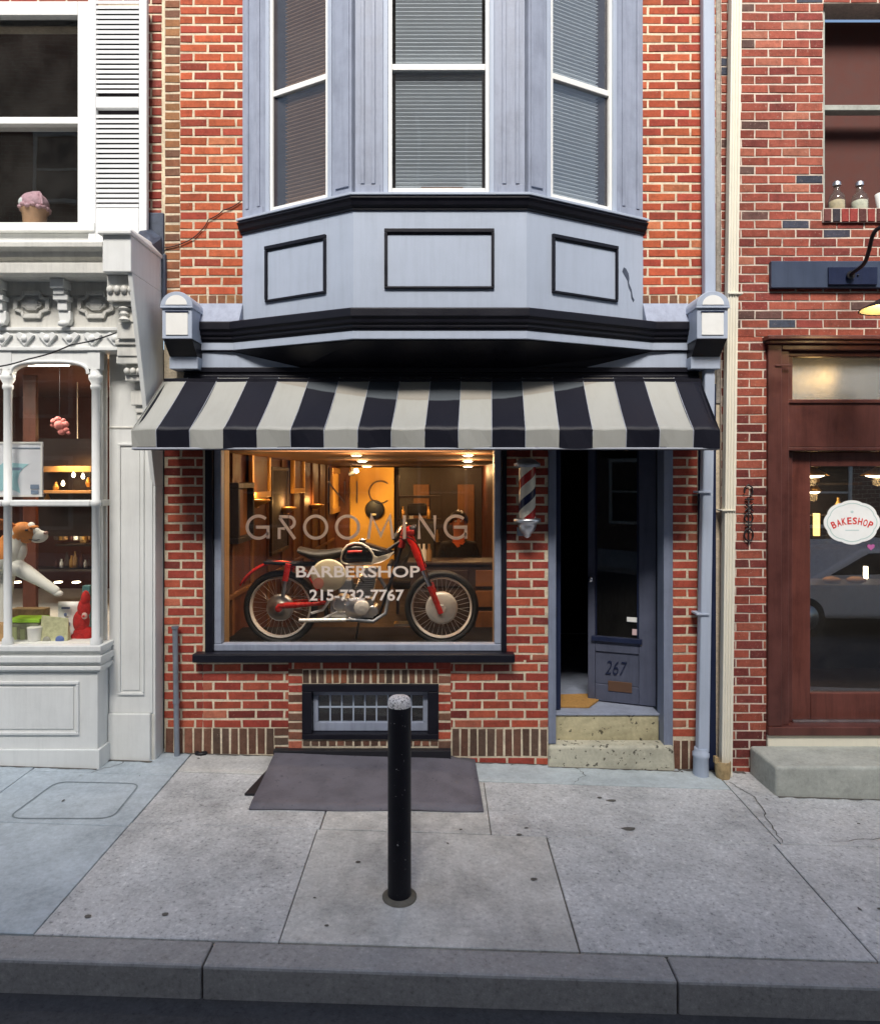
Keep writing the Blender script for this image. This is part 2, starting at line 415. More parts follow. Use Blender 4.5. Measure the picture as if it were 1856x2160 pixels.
# ------------------------------------------------------------------ bricks
def pick(pal):
    t = random.random() * sum(w for _, w in pal)
    for c, w in pal:
        t -= w
        if t <= 0: break
    k = random.uniform(.80, 1.16); h = random.uniform(-.08, .08)
    return (min(1, c[0] * k), max(0, c[1] * k * (1 + h)), max(0, c[2] * k * (1 + h)))
def brick(mb, x0, x1, z0, z1, y, col, depth=.012):
    if x1 - x0 < .012 or z1 - z0 < .012: return
    j = lambda a=.0023: random.uniform(-a, a); ch = .0028; yy = y + random.uniform(-.0012, .0012)
    o = [(x0 + j(), z0 + j()), (x1 + j(), z0 + j()), (x1 + j(), z1 + j()), (x0 + j(), z1 + j())]
    sg = [(1, 1), (-1, 1), (-1, -1), (1, -1)]
    fr = [(p[0] + s[0] * ch, yy + j(.0006), p[1] + s[1] * ch) for p, s in zip(o, sg)]
    md = [(p[0], yy + ch, p[1]) for p in o]; bk = [(p[0], y + depth, p[1]) for p in o]
    v = fr + md + bk; f = [(0, 1, 2, 3)]
    for i in range(4):
        k = (i + 1) % 4; f += [(i, 4 + i, 4 + k, k), (4 + i, 8 + i, 8 + k, 4 + k)]
    mb.add(v, f, 0, False, col)
def courses(mb, x0, x1, z0, z1, y, pal, L=.206, C=.0678, jt=.0155, holes=(), phase=0.0, zref=None):
    zr = z0 if zref is None else zref
    i = math.floor((z0 - zr) / C + 1e-6)
    while True:
        a, b = zr + i * C, zr + i * C + C - jt
        if a >= z1 - 1e-4: break
        aa, bb = max(a, z0), min(b, z1); zm = (a + b) / 2
        cuts = [(h[0], h[1]) for h in holes if h[2] < zm < h[3]]
        spans = [(x0, x1)]
        for c0, c1 in cuts:
            spans = [q for s0, s1 in spans for q in ((s0, min(s1, c0)), (max(s0, c1), s1)) if q[1] - q[0] > .01]
        st = x0 - L + ((i % 2) * .5 + phase) % 1.0 * L
        while st < x1:
            e = st + L - jt
            for s0, s1 in spans:
                p, q = max(st, s0), min(e, s1)
                if q - p > .012: brick(mb, p, q, aa, bb, y, pick(pal))
            st += L
        i += 1
def soldiers(mb, x0, x1, z0, z1, y, pal, pitch=.066, jt=.0125):
    n = max(1, round((x1 - x0) / pitch)); w = (x1 - x0) / n
    for i in range(n): brick(mb, x0 + i * w + jt / 2 + random.uniform(-.002, .002), x0 + (i + 1) * w - jt / 2, z0, z1 - .008, y, pick(pal))
def backing(mb, x0, x1, z0, z1, y, th, holes, mi=1):
    xs = sorted({x0, x1, *[c for h in holes for c in h[:2] if x0 < c < x1]})
    for a, b in zip(xs, xs[1:]):
        m = (a + b) / 2; zs = [(z0, z1)]
        for h in holes:
            if h[0] < m < h[1]: zs = [q for s0, s1 in zs for q in ((s0, min(s1, h[2])), (max(s0, h[3]), s1)) if q[1] - q[0] > .001]
        for s0, s1 in zs: mb.box(a, b, y, y + th, s0, s1, mi, (.5, .45, .35))
ORANGE = [((.46, .105, .045), 5), ((.42, .085, .040), 3), ((.38, .065, .04), 2), ((.30, .06, .035), .8), ((.50, .16, .075), 1)]
REDS = [((.37, .070, .044), 5), ((.42, .092, .052), 3), ((.32, .056, .040), 3), ((.20, .042, .034), .8), ((.45, .14, .085), .8)]
BROWN = [((.17, .085, .058), 4), ((.22, .10, .066), 3), ((.12, .075, .055), 3), ((.30, .12, .075), 1.2)]
TANB = [((.32, .145, .065), 3), ((.26, .105, .055), 3), ((.20, .095, .06), 2)]
DEEP = [((.29, .072, .048), 5), ((.33, .090, .058), 4), ((.23, .050, .040), 3), ((.40, .14, .09), .8), ((.055, .060, .085), .55), ((.13, .07, .06), .5)]
MAROON = [((.18, .042, .035), 5), ((.135, .034, .031), 4), ((.24, .056, .042), 3)]
# ================================================================== the barbershop building
def wloc(o):
    v = Vector()
    while o: v += Vector(o.location); o = o.parent
    return v
def text_on(name, s, mat, cx, cz, y, parent, width, height, bold=0.0, shear=0.0, label=None, extrude=.001):
    o = text_obj(name, s, .1, mat, (0, 0, 0), parent, bold, extrude, shear, width, height)
    o.location = Vector((cx, y, cz)) - wloc(parent)
    if label: o['label'] = label
    return o
def G(u, v, lift=0.0):
    dx, dz = (u - U0) / F, -(v - V0) / F
    t = (-0.0093 - 0.06 - EYE) / (dz + 0.0324 * dx - 0.012)
    return (t * dx, t - 5, EYE + t * dz + lift)
def onz(u, v, z):
    t = (z - EYE) / (-(v - V0) / F); return (t * (u - U0) / F, t - 5, z)
B = thing('barbershop_building', 'red brick barbershop building with blue grey bay window and large display window', 'building')
LB = Local(B)
W_L, F_L, F_R, W_R = (-1.441, .004), (-.572, -.455), (.572, -.455), (1.48, .004)
HW, HD, HB = (-1.70, .482, .733, 2.77), (.785, 1.69, -.3, 2.77), (-1.0, -.01, .158, .56)
mb = MB()
RL = [(c, w) for c, w in REDS]
# upper wall
courses(mb, -1.885, -1.42, 3.392, 6.3, 0, ORANGE); courses(mb, 1.455, 2.0, 3.392, 6.3, 0, ORANGE, phase=.3)
courses(mb, -1.42, 1.455, 5.4, 6.3, 0, ORANGE, zref=3.392)
courses(mb, -1.995, -1.889, 3.1, 6.3, 0, TANB, L=.8, phase=.3)
soldiers(mb, -1.885, -1.42, 3.322, 3.392, 0, TANB, .068); soldiers(mb, 1.455, 2.0, 3.322, 3.392, 0, TANB, .068)
# lower wall: pier, panel under the window, pier by the door, far pier
zc = .244
courses(mb, -2.0, -1.722, zc, 2.77, 0, REDS, zref=zc, phase=.12)
courses(mb, -1.72, -1.1, zc, .733, 0, REDS, zref=zc, phase=.4)
courses(mb, .078, .785, zc, .733, 0, REDS, zref=zc, phase=.15)
courses(mb, .482, .785, .733, 2.77, 0, REDS, zref=zc, phase=.42)
courses(mb, -1.1, .078, .668, .733, 0, REDS, phase=.2)
courses(mb, 1.69, 1.868, .16, 2.77, 0, REDS, L=.25, zref=zc, phase=.45)
soldiers(mb, -2.0, -1.722, .055, zc, 0, BROWN); soldiers(mb, -1.72, -1.2, .05, zc, 0, BROWN)
soldiers(mb, .082, .785, .035, zc - .005, 0, BROWN); courses(mb, .082, .785, -.032, .035, 0, REDS)
soldiers(mb, 1.69, 1.868, -.06, .155, 0, BROWN)
courses(mb, -1.1, -1.0, .09, .668, 0, BROWN + REDS, L=.4); courses(mb, -.01, .078, .09, .668, 0, BROWN + REDS, L=.4)
courses(mb, -1.2, -1.1, .05, zc, 0, BROWN, L=.4)
soldiers(mb, -1.0, -.01, .565, .668, 0, BROWN + TANB, .055, .015)
soldiers(mb, -1.0, -.01, .108, .155, 0, BROWN, .06, .014)
backing(mb, -2.0, 2.03, -.3, 6.3, .0035, .17, [HW, HD, HB])
LB(mb, 'brick_wall', ['brick', 'mortar'])
# flashing over the cornice and the cornice round the bay
for a, b in ((-1.80, -1.43), (1.47, 1.80)):
    mb = MB(); mb.hexa([(a, -.105, 3.155), (b, -.105, 3.155), (b, -.004, 3.155), (a, -.004, 3.155)], [(a, -.10, 3.172), (b, -.10, 3.172), (b, -.006, 3.325), (a, -.006, 3.325)])
    LB(mb, 'lead_flashing', ['bluelow'], .004)
CP = [(-1.80, -.10), (-1.495, -.10), (-.582, -.50), (.582, -.50), (1.535, -.10), (1.80, -.10)]
mb = MB()
mb.sweep(CP, [(0, 3.172), (.006, 3.165), (.006, 3.115), (-.008, 3.100), (-.012, 3.078), (-.026, 3.070), (-.026, 3.050), (-.036, 3.045), (-.040, 3.030), (-.25, 3.030), (-.25, 3.172)])
LB(mb, 'bay_cornice', ['black'], .003)
mb = MB(); mb.sweep(CP, [(-.044, 3.0305), (-.044, 2.975), (-.3, 2.975), (-.3, 3.0305)])
LB(mb, 'cornice_band', ['blue'], .003, label='pale blue grey band under the black cornice')
mb = MB(); tp_ = [(-1.79, -.004), (-1.79, -.04), (-1.47, -.06), (-.56, -.44), (.56, -.44), (1.50, -.06), (1.79, -.04), (1.79, -.004)]
mb.prism(tp_, 2.968, 2.9745, 'z')
mb.hexa([(-1.0, -.036, 2.853), (-.62, -.060, 2.853), (.62, -.060, 2.853), (1.05, -.036, 2.853)], [(-1.50, -.036, 2.9675), (-.57, -.42, 2.9675), (.57, -.42, 2.9675), (1.53, -.036, 2.9675)])
LB(mb, 'soffit', ['black'])
mb = MB(); mb.box(-1.80, 1.80, -.035, .004, 2.852, 2.967); LB(mb, 'frieze_board', ['blue'], .004)
mb = MB()
for z0, z1, y in ((2.815, 2.851, -.06), (2.795, 2.814, -.05), (2.740, 2.794, -.062)): mb.box(-1.84, 1.86, y, .004, z0, z1)
LB(mb, 'fascia_moulding', ['black'], .004)
# bay body with its three framed panels
mb = MB(); mb.prism([W_L, F_L, F_R, W_R], 3.150, 3.826, 'z'); LB(mb, 'bay_body', ['blue'], .003)
def facet(a, b, out=0.0):
    a, b = Vector((*a, 0)), Vector((*b, 0)); d = (b - a).normalized(); n = Vector((-d.y, d.x, 0))
    m = Matrix((( d.x, n.x, 0, a.x), (d.y, n.y, 0, a.y), (0, 0, 1, 0), (0, 0, 0, 1)))
    return m, (b - a).length
for k, (a, b, s0, s1) in enumerate(((W_L, F_L, .236, .779), (F_L, F_R, .180, .812), (F_R, W_R, .196, .752))):
    m, L = facet(a, b); s0 *= L; s1 *= L
    z0, z1 = 3.303, 3.698
    mb = MB(); mb.box(s0, s1, -.022, .0, z1 - .026, z1); mb.box(s0, s1, -.016, .0, z0, z0 + .016)
    mb.box(s0, s0 + .02, -.02, .0, z0 + .017, z1 - .027); mb.box(s1 - .018, s1, -.02, .0, z0 + .017, z1 - .027)
    mb.box(s0 + .021, s1 - .019, -.013, 0, z1 - .037, z1 - .0265)
    pm = LB(mb.xf(m), 'panel_moulding', ['black'], .003)
    mb = MB(); mb.box(s0 + .021, s1 - .019, -.006, .0, z0 + .017, z1 - .038)
    LB(mb.xf(m), 'panel', ['blue'], .002, parent=pm)
m, L = facet(F_R, W_R)
mb = MB(); pts = [(.815, 3.53), (.828, 3.562), (.848, 3.556), (.872, 3.525), (.880, 3.49), (.876, 3.455), (.902, 3.41), (.912, 3.36), (.928, 3.34), (.918, 3.322), (.900, 3.345), (.893, 3.39), (.872, 3.425), (.862, 3.47), (.838, 3.50)]
mb.prism([(x * 1.0, z) for x, z in pts], -.0015, .002, 'y'); LB(mb.xf(m), 'peeled_paint_patch', ['slate'])
# sill cornice and bay windows
BP = [W_L, F_L, F_R, W_R]
mb = MB(); mb.sweep(BP, [(.0, 3.905), (.05, 3.897), (.05, 3.888), (.038, 3.872), (.03, 3.850), (.012, 3.835), (.012, 3.822), (-.12, 3.822), (-.12, 3.905)])
LB(mb, 'bay_sill_cornice', ['black'], .003)
mb = MB(); mb.sweep(BP, [(-.02, 3.9335), (.058, 3.922), (.058, 3.905), (-.1, 3.905), (-.1, 3.9335)]); LB(mb, 'bay_sill', ['blue'], .003)
for k, (a, b, s0, s1) in enumerate(((W_L, F_L, .262, .785), (F_L, F_R, .226, .902), (F_R, W_R, .183, .728))):
    m, L = facet(a, b); z0, z1 = 3.934, 5.55
    mb = MB()
    mb.box(.012, s0 - .028, -.004, .09, z0, z1); mb.box(s1 + .028, L - .012, -.004, .09, z0, z1)
    for p, q in ((.0, s0 - .03), (s1 + .03, L)):
        if q - p > .17:
            mb.box(p + .05, p + .075, -.017, -.0045, z0 + .06, z1); mb.box(q - .075, q - .05, -.017, -.0045, z0 + .06, z1)
            mb.box(p + .02, q - .02, -.012, -.0045, z0 + .002, z0 + .055)
        else: mb.box(p + .03, q - .03, -.014, -.0045, z0 + .05, z1)
    LB(mb.xf(m), 'bay_pier', ['bluelow' if k else 'bluelow'], .003)
    w = MB(); w.box(s0 - .027, s0 + .004, -.012, .07, z0 + .001, z1); w.box(s1 - .004, s1 + .027, -.012, .07, z0 + .001, z1)
    LB(w.xf(m), 'window_casing', ['blue'], .003)
    fr = MB(); t = .030
    fr.box(s0 + .005, s0 + t, .0, .05, z0 + .004, z1); fr.box(s1 - t, s1 - .005, .0, .05, z0 + .004, z1)
    fr.box(s0 + t + .001, s1 - t - .001, .002, .05, z0 + .004, z0 + .038); fr.box(s0 + t + .001, s1 - t - .001, .006, .05, z0 + .82, z0 + .86)
    wf = LB(fr.xf(m), 'bay_window', ['panelwhite'], .003)
    g = MB(); g.box(s0 + t, s1 - t, .024, .028, z0 + .037, z1); LB(g.xf(m), 'pane', ['glassw'], parent=wf)
    bl = MB(); z = z0 + .045
    while z < z1:
        bl.hexa([(s0 + .05, .052, z + .022), (s1 - .05, .052, z + .022), (s1 - .05, .066, z), (s0 + .05, .066, z)], [(s0 + .05, .052, z + .025), (s1 - .05, .052, z + .025), (s1 - .05, .066, z + .003), (s0 + .05, .066, z + .003)]); z += .026
    LB(bl.xf(m), 'venetian_blind', ['blindbrown' if k == 0 else 'blind'], parent=wf)
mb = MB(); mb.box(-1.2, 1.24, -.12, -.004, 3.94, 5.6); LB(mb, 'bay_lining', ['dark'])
mb = MB(); mb.sweep(BP, [(.0, 5.85), (.10, 5.84), (.08, 5.66), (.02, 5.551), (-.3, 5.551), (-.3, 5.85)]); LB(mb, 'bay_head_cornice', ['blue'], .004)
# arched console blocks at both ends of the cornice
def console(x0, x1, tilt=0):
    cx, hw = (x0 + x1) / 2, (x1 - x0) / 2
    mb = MB(); y = -.25
    mb.box(x0, x1, y, .0, 3.018, 3.240)
    poly = [(cx + (hw + .008) * math.cos(R(a)), 3.243 + (hw - .005) * math.sin(R(a))) for a in range(0, 181, 12)]
    mb.prism(poly, y - .012, .0, 'y'); mb.box(x0 - .01, x1 + .01, y - .014, -.001, 3.226, 3.243)
    mb.box(x0 + .002, x1 - .002, -.13, .0, 2.829, 2.915)
    c = LB(mb, 'console_block', ['blue'], .004)
    k = MB(); k.hexa([(x0 + .006, -.13, 2.916), (x1 - .006, -.13, 2.916), (x1 - .006, 0, 2.916), (x0 + .006, 0, 2.916)], [(x0 + .003, -.24, 3.017), (x1 - .003, -.24, 3.017), (x1 - .003, 0, 3.017), (x0 + .003, 0, 3.017)])
    LB(k, 'console_underside', ['black'], parent=c)
    w = MB(); w.prism([(cx + .074 * math.cos(R(a)), 3.249 + .066 * math.sin(R(a))) for a in range(0, 181, 12)], y - .016, y - .0125, 'y')
    LB(w, 'arched_panel', ['panelwhite'], parent=c)
    w = MB(); w.box(cx - .076, cx + .076, y - .006, y - .0005, 3.042, 3.196); LB(w, 'square_panel', ['panelwhite'], .003, parent=c)
    w = MB(); w.box(cx - .08, cx + .08, y - .010, y - .0005, 3.199, 3.207); LB(w, 'panel_drip', ['navy'], parent=c)
console(-1.916, -1.71); console(1.772, 1.985)
# navy board between the brick and the next building, stucco strip above it
mb = MB(); mb.box(1.872, 2.0, -.012, .02, -.3, 2.74); LB(mb, 'corner_board', ['navy'], .004)
mb = MB(); mb.box(2.002, 2.032, -.006, .02, 2.6, 6.3); LB(mb, 'stucco_strip', ['stucco'])
# ---------------------------------------------------------------- display window
mb = MB()
mb.box(-1.70, -1.645, -.02, .08, .796, 2.77); mb.box(.447, .482, -.02, .08, .796, 2.77)
mb.box(-1.644, .446, -.012, .08, 2.60, 2.77)
DW = LB(mb, 'display_window', ['black'], .004)
mb = MB()
mb.box(-1.644, -1.592, .012, .09, .846, 2.599); mb.box(.397, .446, .012, .09, .846, 2.599); mb.box(-1.644, .446, .008, .09, .796, .8455)
LB(mb, 'sash_frame', ['bluelow'], .006, parent=DW)
mb = MB(); mb.box(-1.77, .535, -.085, .08, .7345, .7955); LB(mb, 'sill', ['black'], .008, parent=DW)
mb = MB(); mb.box(-1.593, .398, .066, .072, .844, 2.60); LB(mb, 'pane', ['glass'], parent=DW)
for a, b in ((-1.64, -1.592), (.397, .44)):
    mb = MB(); mb.box(a, b, .0905, .21, .80, 2.60); LB(mb, 'reveal', ['pine'], .003, parent=DW)
# painted lettering on the pane
yl = .0655; gd = D0 + yl
def gp(u, v): return (X(u, gd), Z(v, gd))
k = gd / F
mb = MB()
def done(name='vinyl_letter', mat='letter'):
    global mb
    LB(mb, name, [mat], parent=DW); mb = MB()
def stroke(*p, w=.0225): ribbon(mb, [gp(*q) for q in p], w, yl)
def arcpx(cu, cv, r, a0, a1, w=.0225, n=26): ribbon(mb, [gp(cu + r * math.cos(R(a0 + (a1 - a0) * i / n)), cv - r * math.sin(R(a0 + (a1 - a0) * i / n))) for i in range(n + 1)], w, yl)
def letG(cu):
    arcpx(cu, 1112, 23.5, 48, 330); stroke((cu + 20.5, 1136), (cu + 20.5, 1112.0), (cu - 5, 1112.0)); done()
letG(545)
stroke((589, 1090), (608, 1090)); arcpx(609, 1102, 12.0, 90, -75); stroke((590, 1092), (622, 1137)); stroke((589, 1137), (589, 1115), (601, 1115)); done()
arcpx(666, 1112, 23.5, 0, 360); done(); arcpx(733, 1112, 23.5, 0, 360); done()
stroke((777, 1137), (784, 1088), (803, 1130), (822, 1088), (829, 1137)); done()
stroke((853, 1087), (853, 1137)); done(); stroke((884, 1137), (884, 1088), (917, 1136), (917, 1087)); done(); letG(962)
w2 = .0095
stroke((692, 1061), (692, 1016), (727, 1060), (727, 1015), w=w2); done('faded_letter', 'letterdim'); stroke((753, 1015), (753, 1061), w=w2); done('faded_letter', 'letterdim'); arcpx(802, 1038, 23.5, 48, 312, w=w2)
done('faded_letter', 'letterdim')
cx, cz = gp(755, 1206); text_on('barbershop_lettering', 'BARBERSHOP', 'letter', cx, cz, yl - .0005, DW, 261 * k, 24.5 * k, .0018, label='bold white capitals BARBERSHOP')
cx, cz = gp(752.5, 1255.5); text_on('phone_number', '215-732-7767', 'letter', cx, cz, yl - .0005, DW, 199 * k, 24 * k, .0022, label='white telephone number under the shop name')
# ---------------------------------------------------------------- basement window
mb = MB(); x0, x1 = -1.0, -.01
mb.box(x0, x1, -.012, .15, .505, .56); mb.box(x0, x1, -.012, .15, .158, .198); mb.box(x0, -.930, -.012, .15, .199, .504); mb.box(-.088, x1, -.012, .15, .199, .504)
BW = LB(mb, 'basement_window', ['black'], .005)
mb = MB(); a, b = -.929, -.089
mb.box(a, b, .05, .09, .200, .262); mb.box(a, b, .05, .09, .462, .503); mb.box(a, a + .036, .05, .09, .263, .461); mb.box(b - .036, b, .05, .09, .263, .461)
LB(mb, 'sash_frame', ['bluelow'], .004, parent=BW)
mb = MB(); n = 9; aa, bb = a + .037, b - .037
for i in range(1, n): x = aa + (bb - aa) * i / n; mb.box(x - .005, x + .005, .062, .075, .263, .461)
mb.box(aa, bb, .060, .074, .366, .376); LB(mb, 'muntin_grille', ['blue'], parent=BW)
mb = MB(); mb.box(aa, bb, .078, .081, .263, .461); LB(mb, 'pane', ['glassw'], parent=BW)
mb = MB(); mb.box(a, b, .16, .17, .2, .5)
LB(mb, 'blocked_back', ['dark'], parent=BW)
# ---------------------------------------------------------------- doorway with two leaves
M['doorjamb'] = paint('shaded_worn_frame_paint', (.20, .228, .305), .5, .18, 7, .12, .2, spec=.3)  # darker blue grey: the awning's shade is put into the frame colour
mb = MB()
mb.box(.785, .842, -.006, .15, .125, 2.77); mb.box(1.622, 1.69, -.006, .15, -.06, 2.77); mb.box(.843, 1.621, .02, .15, 2.56, 2.77)
DF = LB(mb, 'door_frame', ['doorjamb'], .006)
for z in (1.64, 1.37, 1.04):
    mb = MB(); mb.box(.8425, .853, .03, .10, z, z + .07); LB(mb, 'hinge', ['iron'], .002, parent=DF)
mb = MB(); mb.box(.842, 1.622, .10, 2.6, .255, .309); LB(mb, 'hall_floor', ['bluelow'])
mb = MB(); mb.box(.80, .842, .151, 3.0, .25, 2.6); mb.box(1.73, 1.78, .151, 3.0, .25, 2.6); mb.box(.79, 1.79, 3.001, 3.05, .25, 2.6); mb.box(.79, 1.79, .151, 3.0, 2.601, 2.64); mb.box(.80, 1.75, 2.601, 3.0, .2, .25)
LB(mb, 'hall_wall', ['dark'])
m = Matrix(((.9377, .3477, 0, 1.16), (-.3477, .9377, 0, .405), (0, 0, 1, .318), (0, 0, 0, 1)))
LL = .512
mb = MB(); t = .045
mb.box(0, .055, 0, t, 0, 2.2); mb.box(.385, LL, 0, t, 0, 2.2); mb.box(.056, .384, 0, t, 0, .13); mb.box(.056, .384, 0, t, .385, .50); mb.box(.056, .384, 0, t, 2.08, 2.2)
mb.box(.056, .384, .012, t - .01, .131, .384)
M['doorpaint'] = paint('shaded_door_paint', (.085, .095, .140), .5, .18, 7, .12, .2, spec=.3)  # blue grey darkened so the colour carries the shade of the recess
DL = LB(mb.xf(m), 'door', ['doorpaint'], .004)
mb = MB(); mb.box(.03, .41, -.022, -.0005, .468, .508); LB(mb.xf(m), 'ledge', ['navy'], .004, parent=DL)
mb = MB(); mb.box(.057, .383, .018, .024, .501, 2.079); LB(mb.xf(m), 'pane', ['glass'], parent=DL)
mb = MB(); mb.box(.058, .068, -.004, .0175, .51, 2.07); mb.box(.372, .382, -.004, .0175, .51, 2.07); LB(mb.xf(m), 'glazing_bead', ['navy'], .002, parent=DL)
mb = MB(); mb.box(.155, .335, -.006, -.0005, .085, .165); LB(mb.xf(m), 'letter_slot', [plain('dull_bronze', (.14, .075, .045), .5, .3)], .003, parent=DL)
mb = MB(); mb.lathe([(.012, 0), (.012, -.02), (.024, -.03), (.024, -.05), (.008, -.058)], (.027, 0, .95), 'y', 14); LB(mb.xf(m), 'handle', ['chrome'], parent=DL)
mb = MB(); mb.box(.295, .375, .010, .0175, .63, .665); LB(mb.xf(m), 'notice', ['panelwhite'], parent=DL)
mb = MB(); mb.box(.335, .380, .010, .0175, .53, .575); LB(mb.xf(m), 'notice', [plain('pinkish_paper', (.62, .45, .45), .6)], parent=DL)
nx = m @ Vector((.225, -.0015 + .012, .262))
o = text_obj('house_number', '267', .1, 'navy', (0, 0, 0), DL, -.0012, .004, .25, .165, .105)
o.matrix_local = Matrix.Translation(m @ Vector((.215, .007, .265))) @ m.to_3x3().to_4x4() @ Matrix.Rotation(R(90), 4, 'X')
mb = MB(); mb.box(.866, .906, .17, .66, .318, 2.5); LB(mb, 'second_door', ['navy'], .004, label='dark door leaf folded back into the hall')
# steps
mb = MB(); mb.box(.788, 1.62, .095, .3, .10, .300); LB(mb, 'step', ['step2'], .012, label='ochre upper step under the doorway')
mb = MB(); x0, x1 = .775, 1.725
mb.hexa([(x0, -.035, -.2), (x1 - .02, -.035, -.2), (x1 - .02, .0945, -.2), (x0, .0945, -.2)], [(x0 + .01, -.03, .12), (x1 - .035, -.03, .118), (x1 - .03, .0945, .122), (x0 + .01, .0945, .125)])
LB(mb, 'step', ['step'], .022, label='yellowed speckled lower step', seg=3)
mb = MB(); mb.box(.842, 1.621, .085, .099, .3005, .314); LB(mb, 'threshold', ['bluelow'], .003)
# ---------------------------------------------------------------- the room behind the window
CZ = 2.27
mb = MB(); mb.box(-1.85, -1.80, .176, 9.0, .30, 2.9); mb.box(.745, .795, .176, 9.0, .30, 2.9); LB(mb, 'room_wall', ['woodred'])
mb = MB(); mb.box(-1.85, .795, 9.001, 9.05, .30, 2.9); LB(mb, 'back_wall', ['wood'])
mb = MB(); mb.box(-1.80, .745, .176, 9.0, .25, .31); LB(mb, 'room_floor', ['darkwood'])
mb = MB(); mb.box(-1.80, .745, .62, 9.0, CZ, CZ + .05); mb.box(-1.80, .745, .176, .61, 2.62, 2.67); mb.box(-1.80, .745, .61, .62, CZ, 2.67); LB(mb, 'room_ceiling', ['ceil'])
mb = MB(); mb.box(-1.79, .74, .095 + .12, 1.25, .32, .705); LB(mb, 'display_platform', [plain('ebony_platform', (.008, .006, .007), .8, spec=.08)], .01)
x0, x1 = X(738, 12), X(831, 12)
mb = MB(); mb.box(x0, x1, 7.0, 7.1, .311, CZ - .02); LB(mb, 'ochre_partition', ['ochre'], .004)
mb = MB(); mb.box(-1.80, x0 - .003, 6.9, 7.0, .311, CZ - .02); LB(mb, 'wall_return', ['woodred'])
mb = MB(); mb.box(x1 + .003, .74, 7.2, 7.3, .311, CZ - .02); LB(mb, 'room_partition', ['darkwood'])
for a, b, zb in ((X(872, 12.2), X(905, 12.2), .9), (X(965, 12.2), X(1000, 12.2), .7)):
    mb = MB(); mb.box(a, b, 7.17, 7.198, zb, 1.95); LB(mb, 'lit_doorway', ['wood'], .004)
# panelling and slats on the left wall
mb = MB()
for i in range(9): mb.box(-1.80, -1.775, .9 + i * .62, .96 + i * .62, .32, 2.3)
mb.box(-1.80, -1.77, .7, 6.6, 1.02, 1.06); LB(mb, 'wall_panelling', ['wood'], .004)
mb = MB(); mb.box(-1.45, .25, .50, .56, 2.56, 2.60); WL = LB(mb, 'added_strip_light', ['panelwhite'], .004); mb = MB(); mb.box(-1.43, .23, .505, .555, 2.552, 2.5595); LB(mb, 'tube', ['bulbw'], parent=WL)  # unseen strip fixture, tube and lamp added above the window to brighten the motorcycle
wl = light('added_display_lamp', 'AREA', (-.6, .30, 2.54), 10, (1, .78, .56), B, 1.5, (R(26), 0, 0)); wl.data.spread = R(120); wl.data.shape = 'RECTANGLE'; wl.data.size_y = .12
light('added_ceiling_fill', 'AREA', (-.55, 2.2, CZ - .03), 1.6, (1, .50, .20), B, 1.2, (0, 0, 0))  # two unseen fill lights added under the ceiling
light('added_ceiling_fill', 'AREA', (-.55, 4.6, CZ - .03), 2.5, (1, .52, .22), B, 1.2, (0, 0, 0))
light('partition_spot', 'SPOT', (X(745, 10.6), 5.6, 2.19), 56, (1, .66, .26), B, .03, (R(58), 0, R(-14)), 100)
# ================================================================== white shop on the left
WB = thing('white_shop_building', 'white painted wooden shopfront with carved frieze and arched display window', 'building', (-3.5, 0, 0))
LW = Local(WB)
XR = -2.012                                            # right-hand side plane of the shopfront
HU = (-3.45, -2.62, 3.88, 5.4)
mb = MB(); courses(mb, -5.6, -2.03, 3.62, 6.3, .02, DEEP[:3] + [((.30, .05, .035), 3)], holes=[(-3.5, -2.57, 3.7, 5.5)])
backing(mb, -5.6, -2.004, 2.5, 6.3, .025, .16, [HU, (-5.6, XR, 2.5, 3.62)])
LW(mb, 'brick_wall', ['brick', 'mortar'])
# upper window, shutter, sill board
mb = MB(); yy = -.03
mb.box(-2.615, -2.535, yy, .10, 3.88, 5.5); mb.box(-3.55, -3.46, yy, .1, 3.88, 5.5); mb.box(-3.46, -2.616, yy, .1, 5.4, 5.5); mb.box(-3.46, -2.616, yy + .01, .1, 4.62, 4.67)
UW = LW(mb, 'upper_window', ['white'], .004)
mb = MB(); mb.box(-3.6, -2.46, -.10, .1, 3.815, 3.879); mb.box(-3.6, -2.44, -.06, .1, 3.70, 3.8145); LW(mb, 'sill', ['white'], .006, parent=UW)
mb = MB(); mb.box(-3.46, -2.616, .03, .036, 3.88, 5.4); LW(mb, 'pane', ['glassw'], parent=UW)
mb = MB(); mb.box(-5.0, -2.2, .19, 1.8, 3.75, 3.80); mb.box(-5, -2.2, 1.801, 1.85, 3.75, 5.6); mb.box(-5.05, -5.001, .19, 1.8, 3.75, 5.6); mb.box(-2.199, -2.15, .19, 1.8, 3.75, 5.6); mb.box(-5, -2.2, .19, 1.8, 5.601, 5.65)
LW(mb, 'upper_room', ['darkred'])
x0, x1 = X(188, 4.93), X(311, 4.93)
mb = MB(); mb.box(x0, x0 + .055, -.085, -.045, 3.72, 5.5); mb.box(x1 - .055, x1, -.085, -.045, 3.72, 5.5); mb.box(x0 + .056, x1 - .056, -.085, -.045, 3.72, 3.985); mb.box(x0 + .056, x1 - .056, -.085, -.045, 4.70, 4.78)
SH = LW(mb, 'shutter', ['shutter'], .003)
mb = MB(); z = 3.99
while z < 5.45:
    if not 4.66 < z < 4.78:
        mb.hexa([(x0 + .057, -.083, z), (x1 - .057, -.083, z), (x1 - .057, -.05, z + .018), (x0 + .057, -.05, z + .018)], [(x0 + .057, -.083, z + .022), (x1 - .057, -.083, z + .022), (x1 - .057, -.05, z + .040), (x0 + .057, -.05, z + .040)])
    z += .0355
LW(mb, 'louvres', ['shutter'], parent=SH)
mb = MB(); mb.box(x0 + .05, x1 - .05, -.047, -.042, 3.985, 5.45); LW(mb, 'shutter_back', ['dark'], parent=SH)
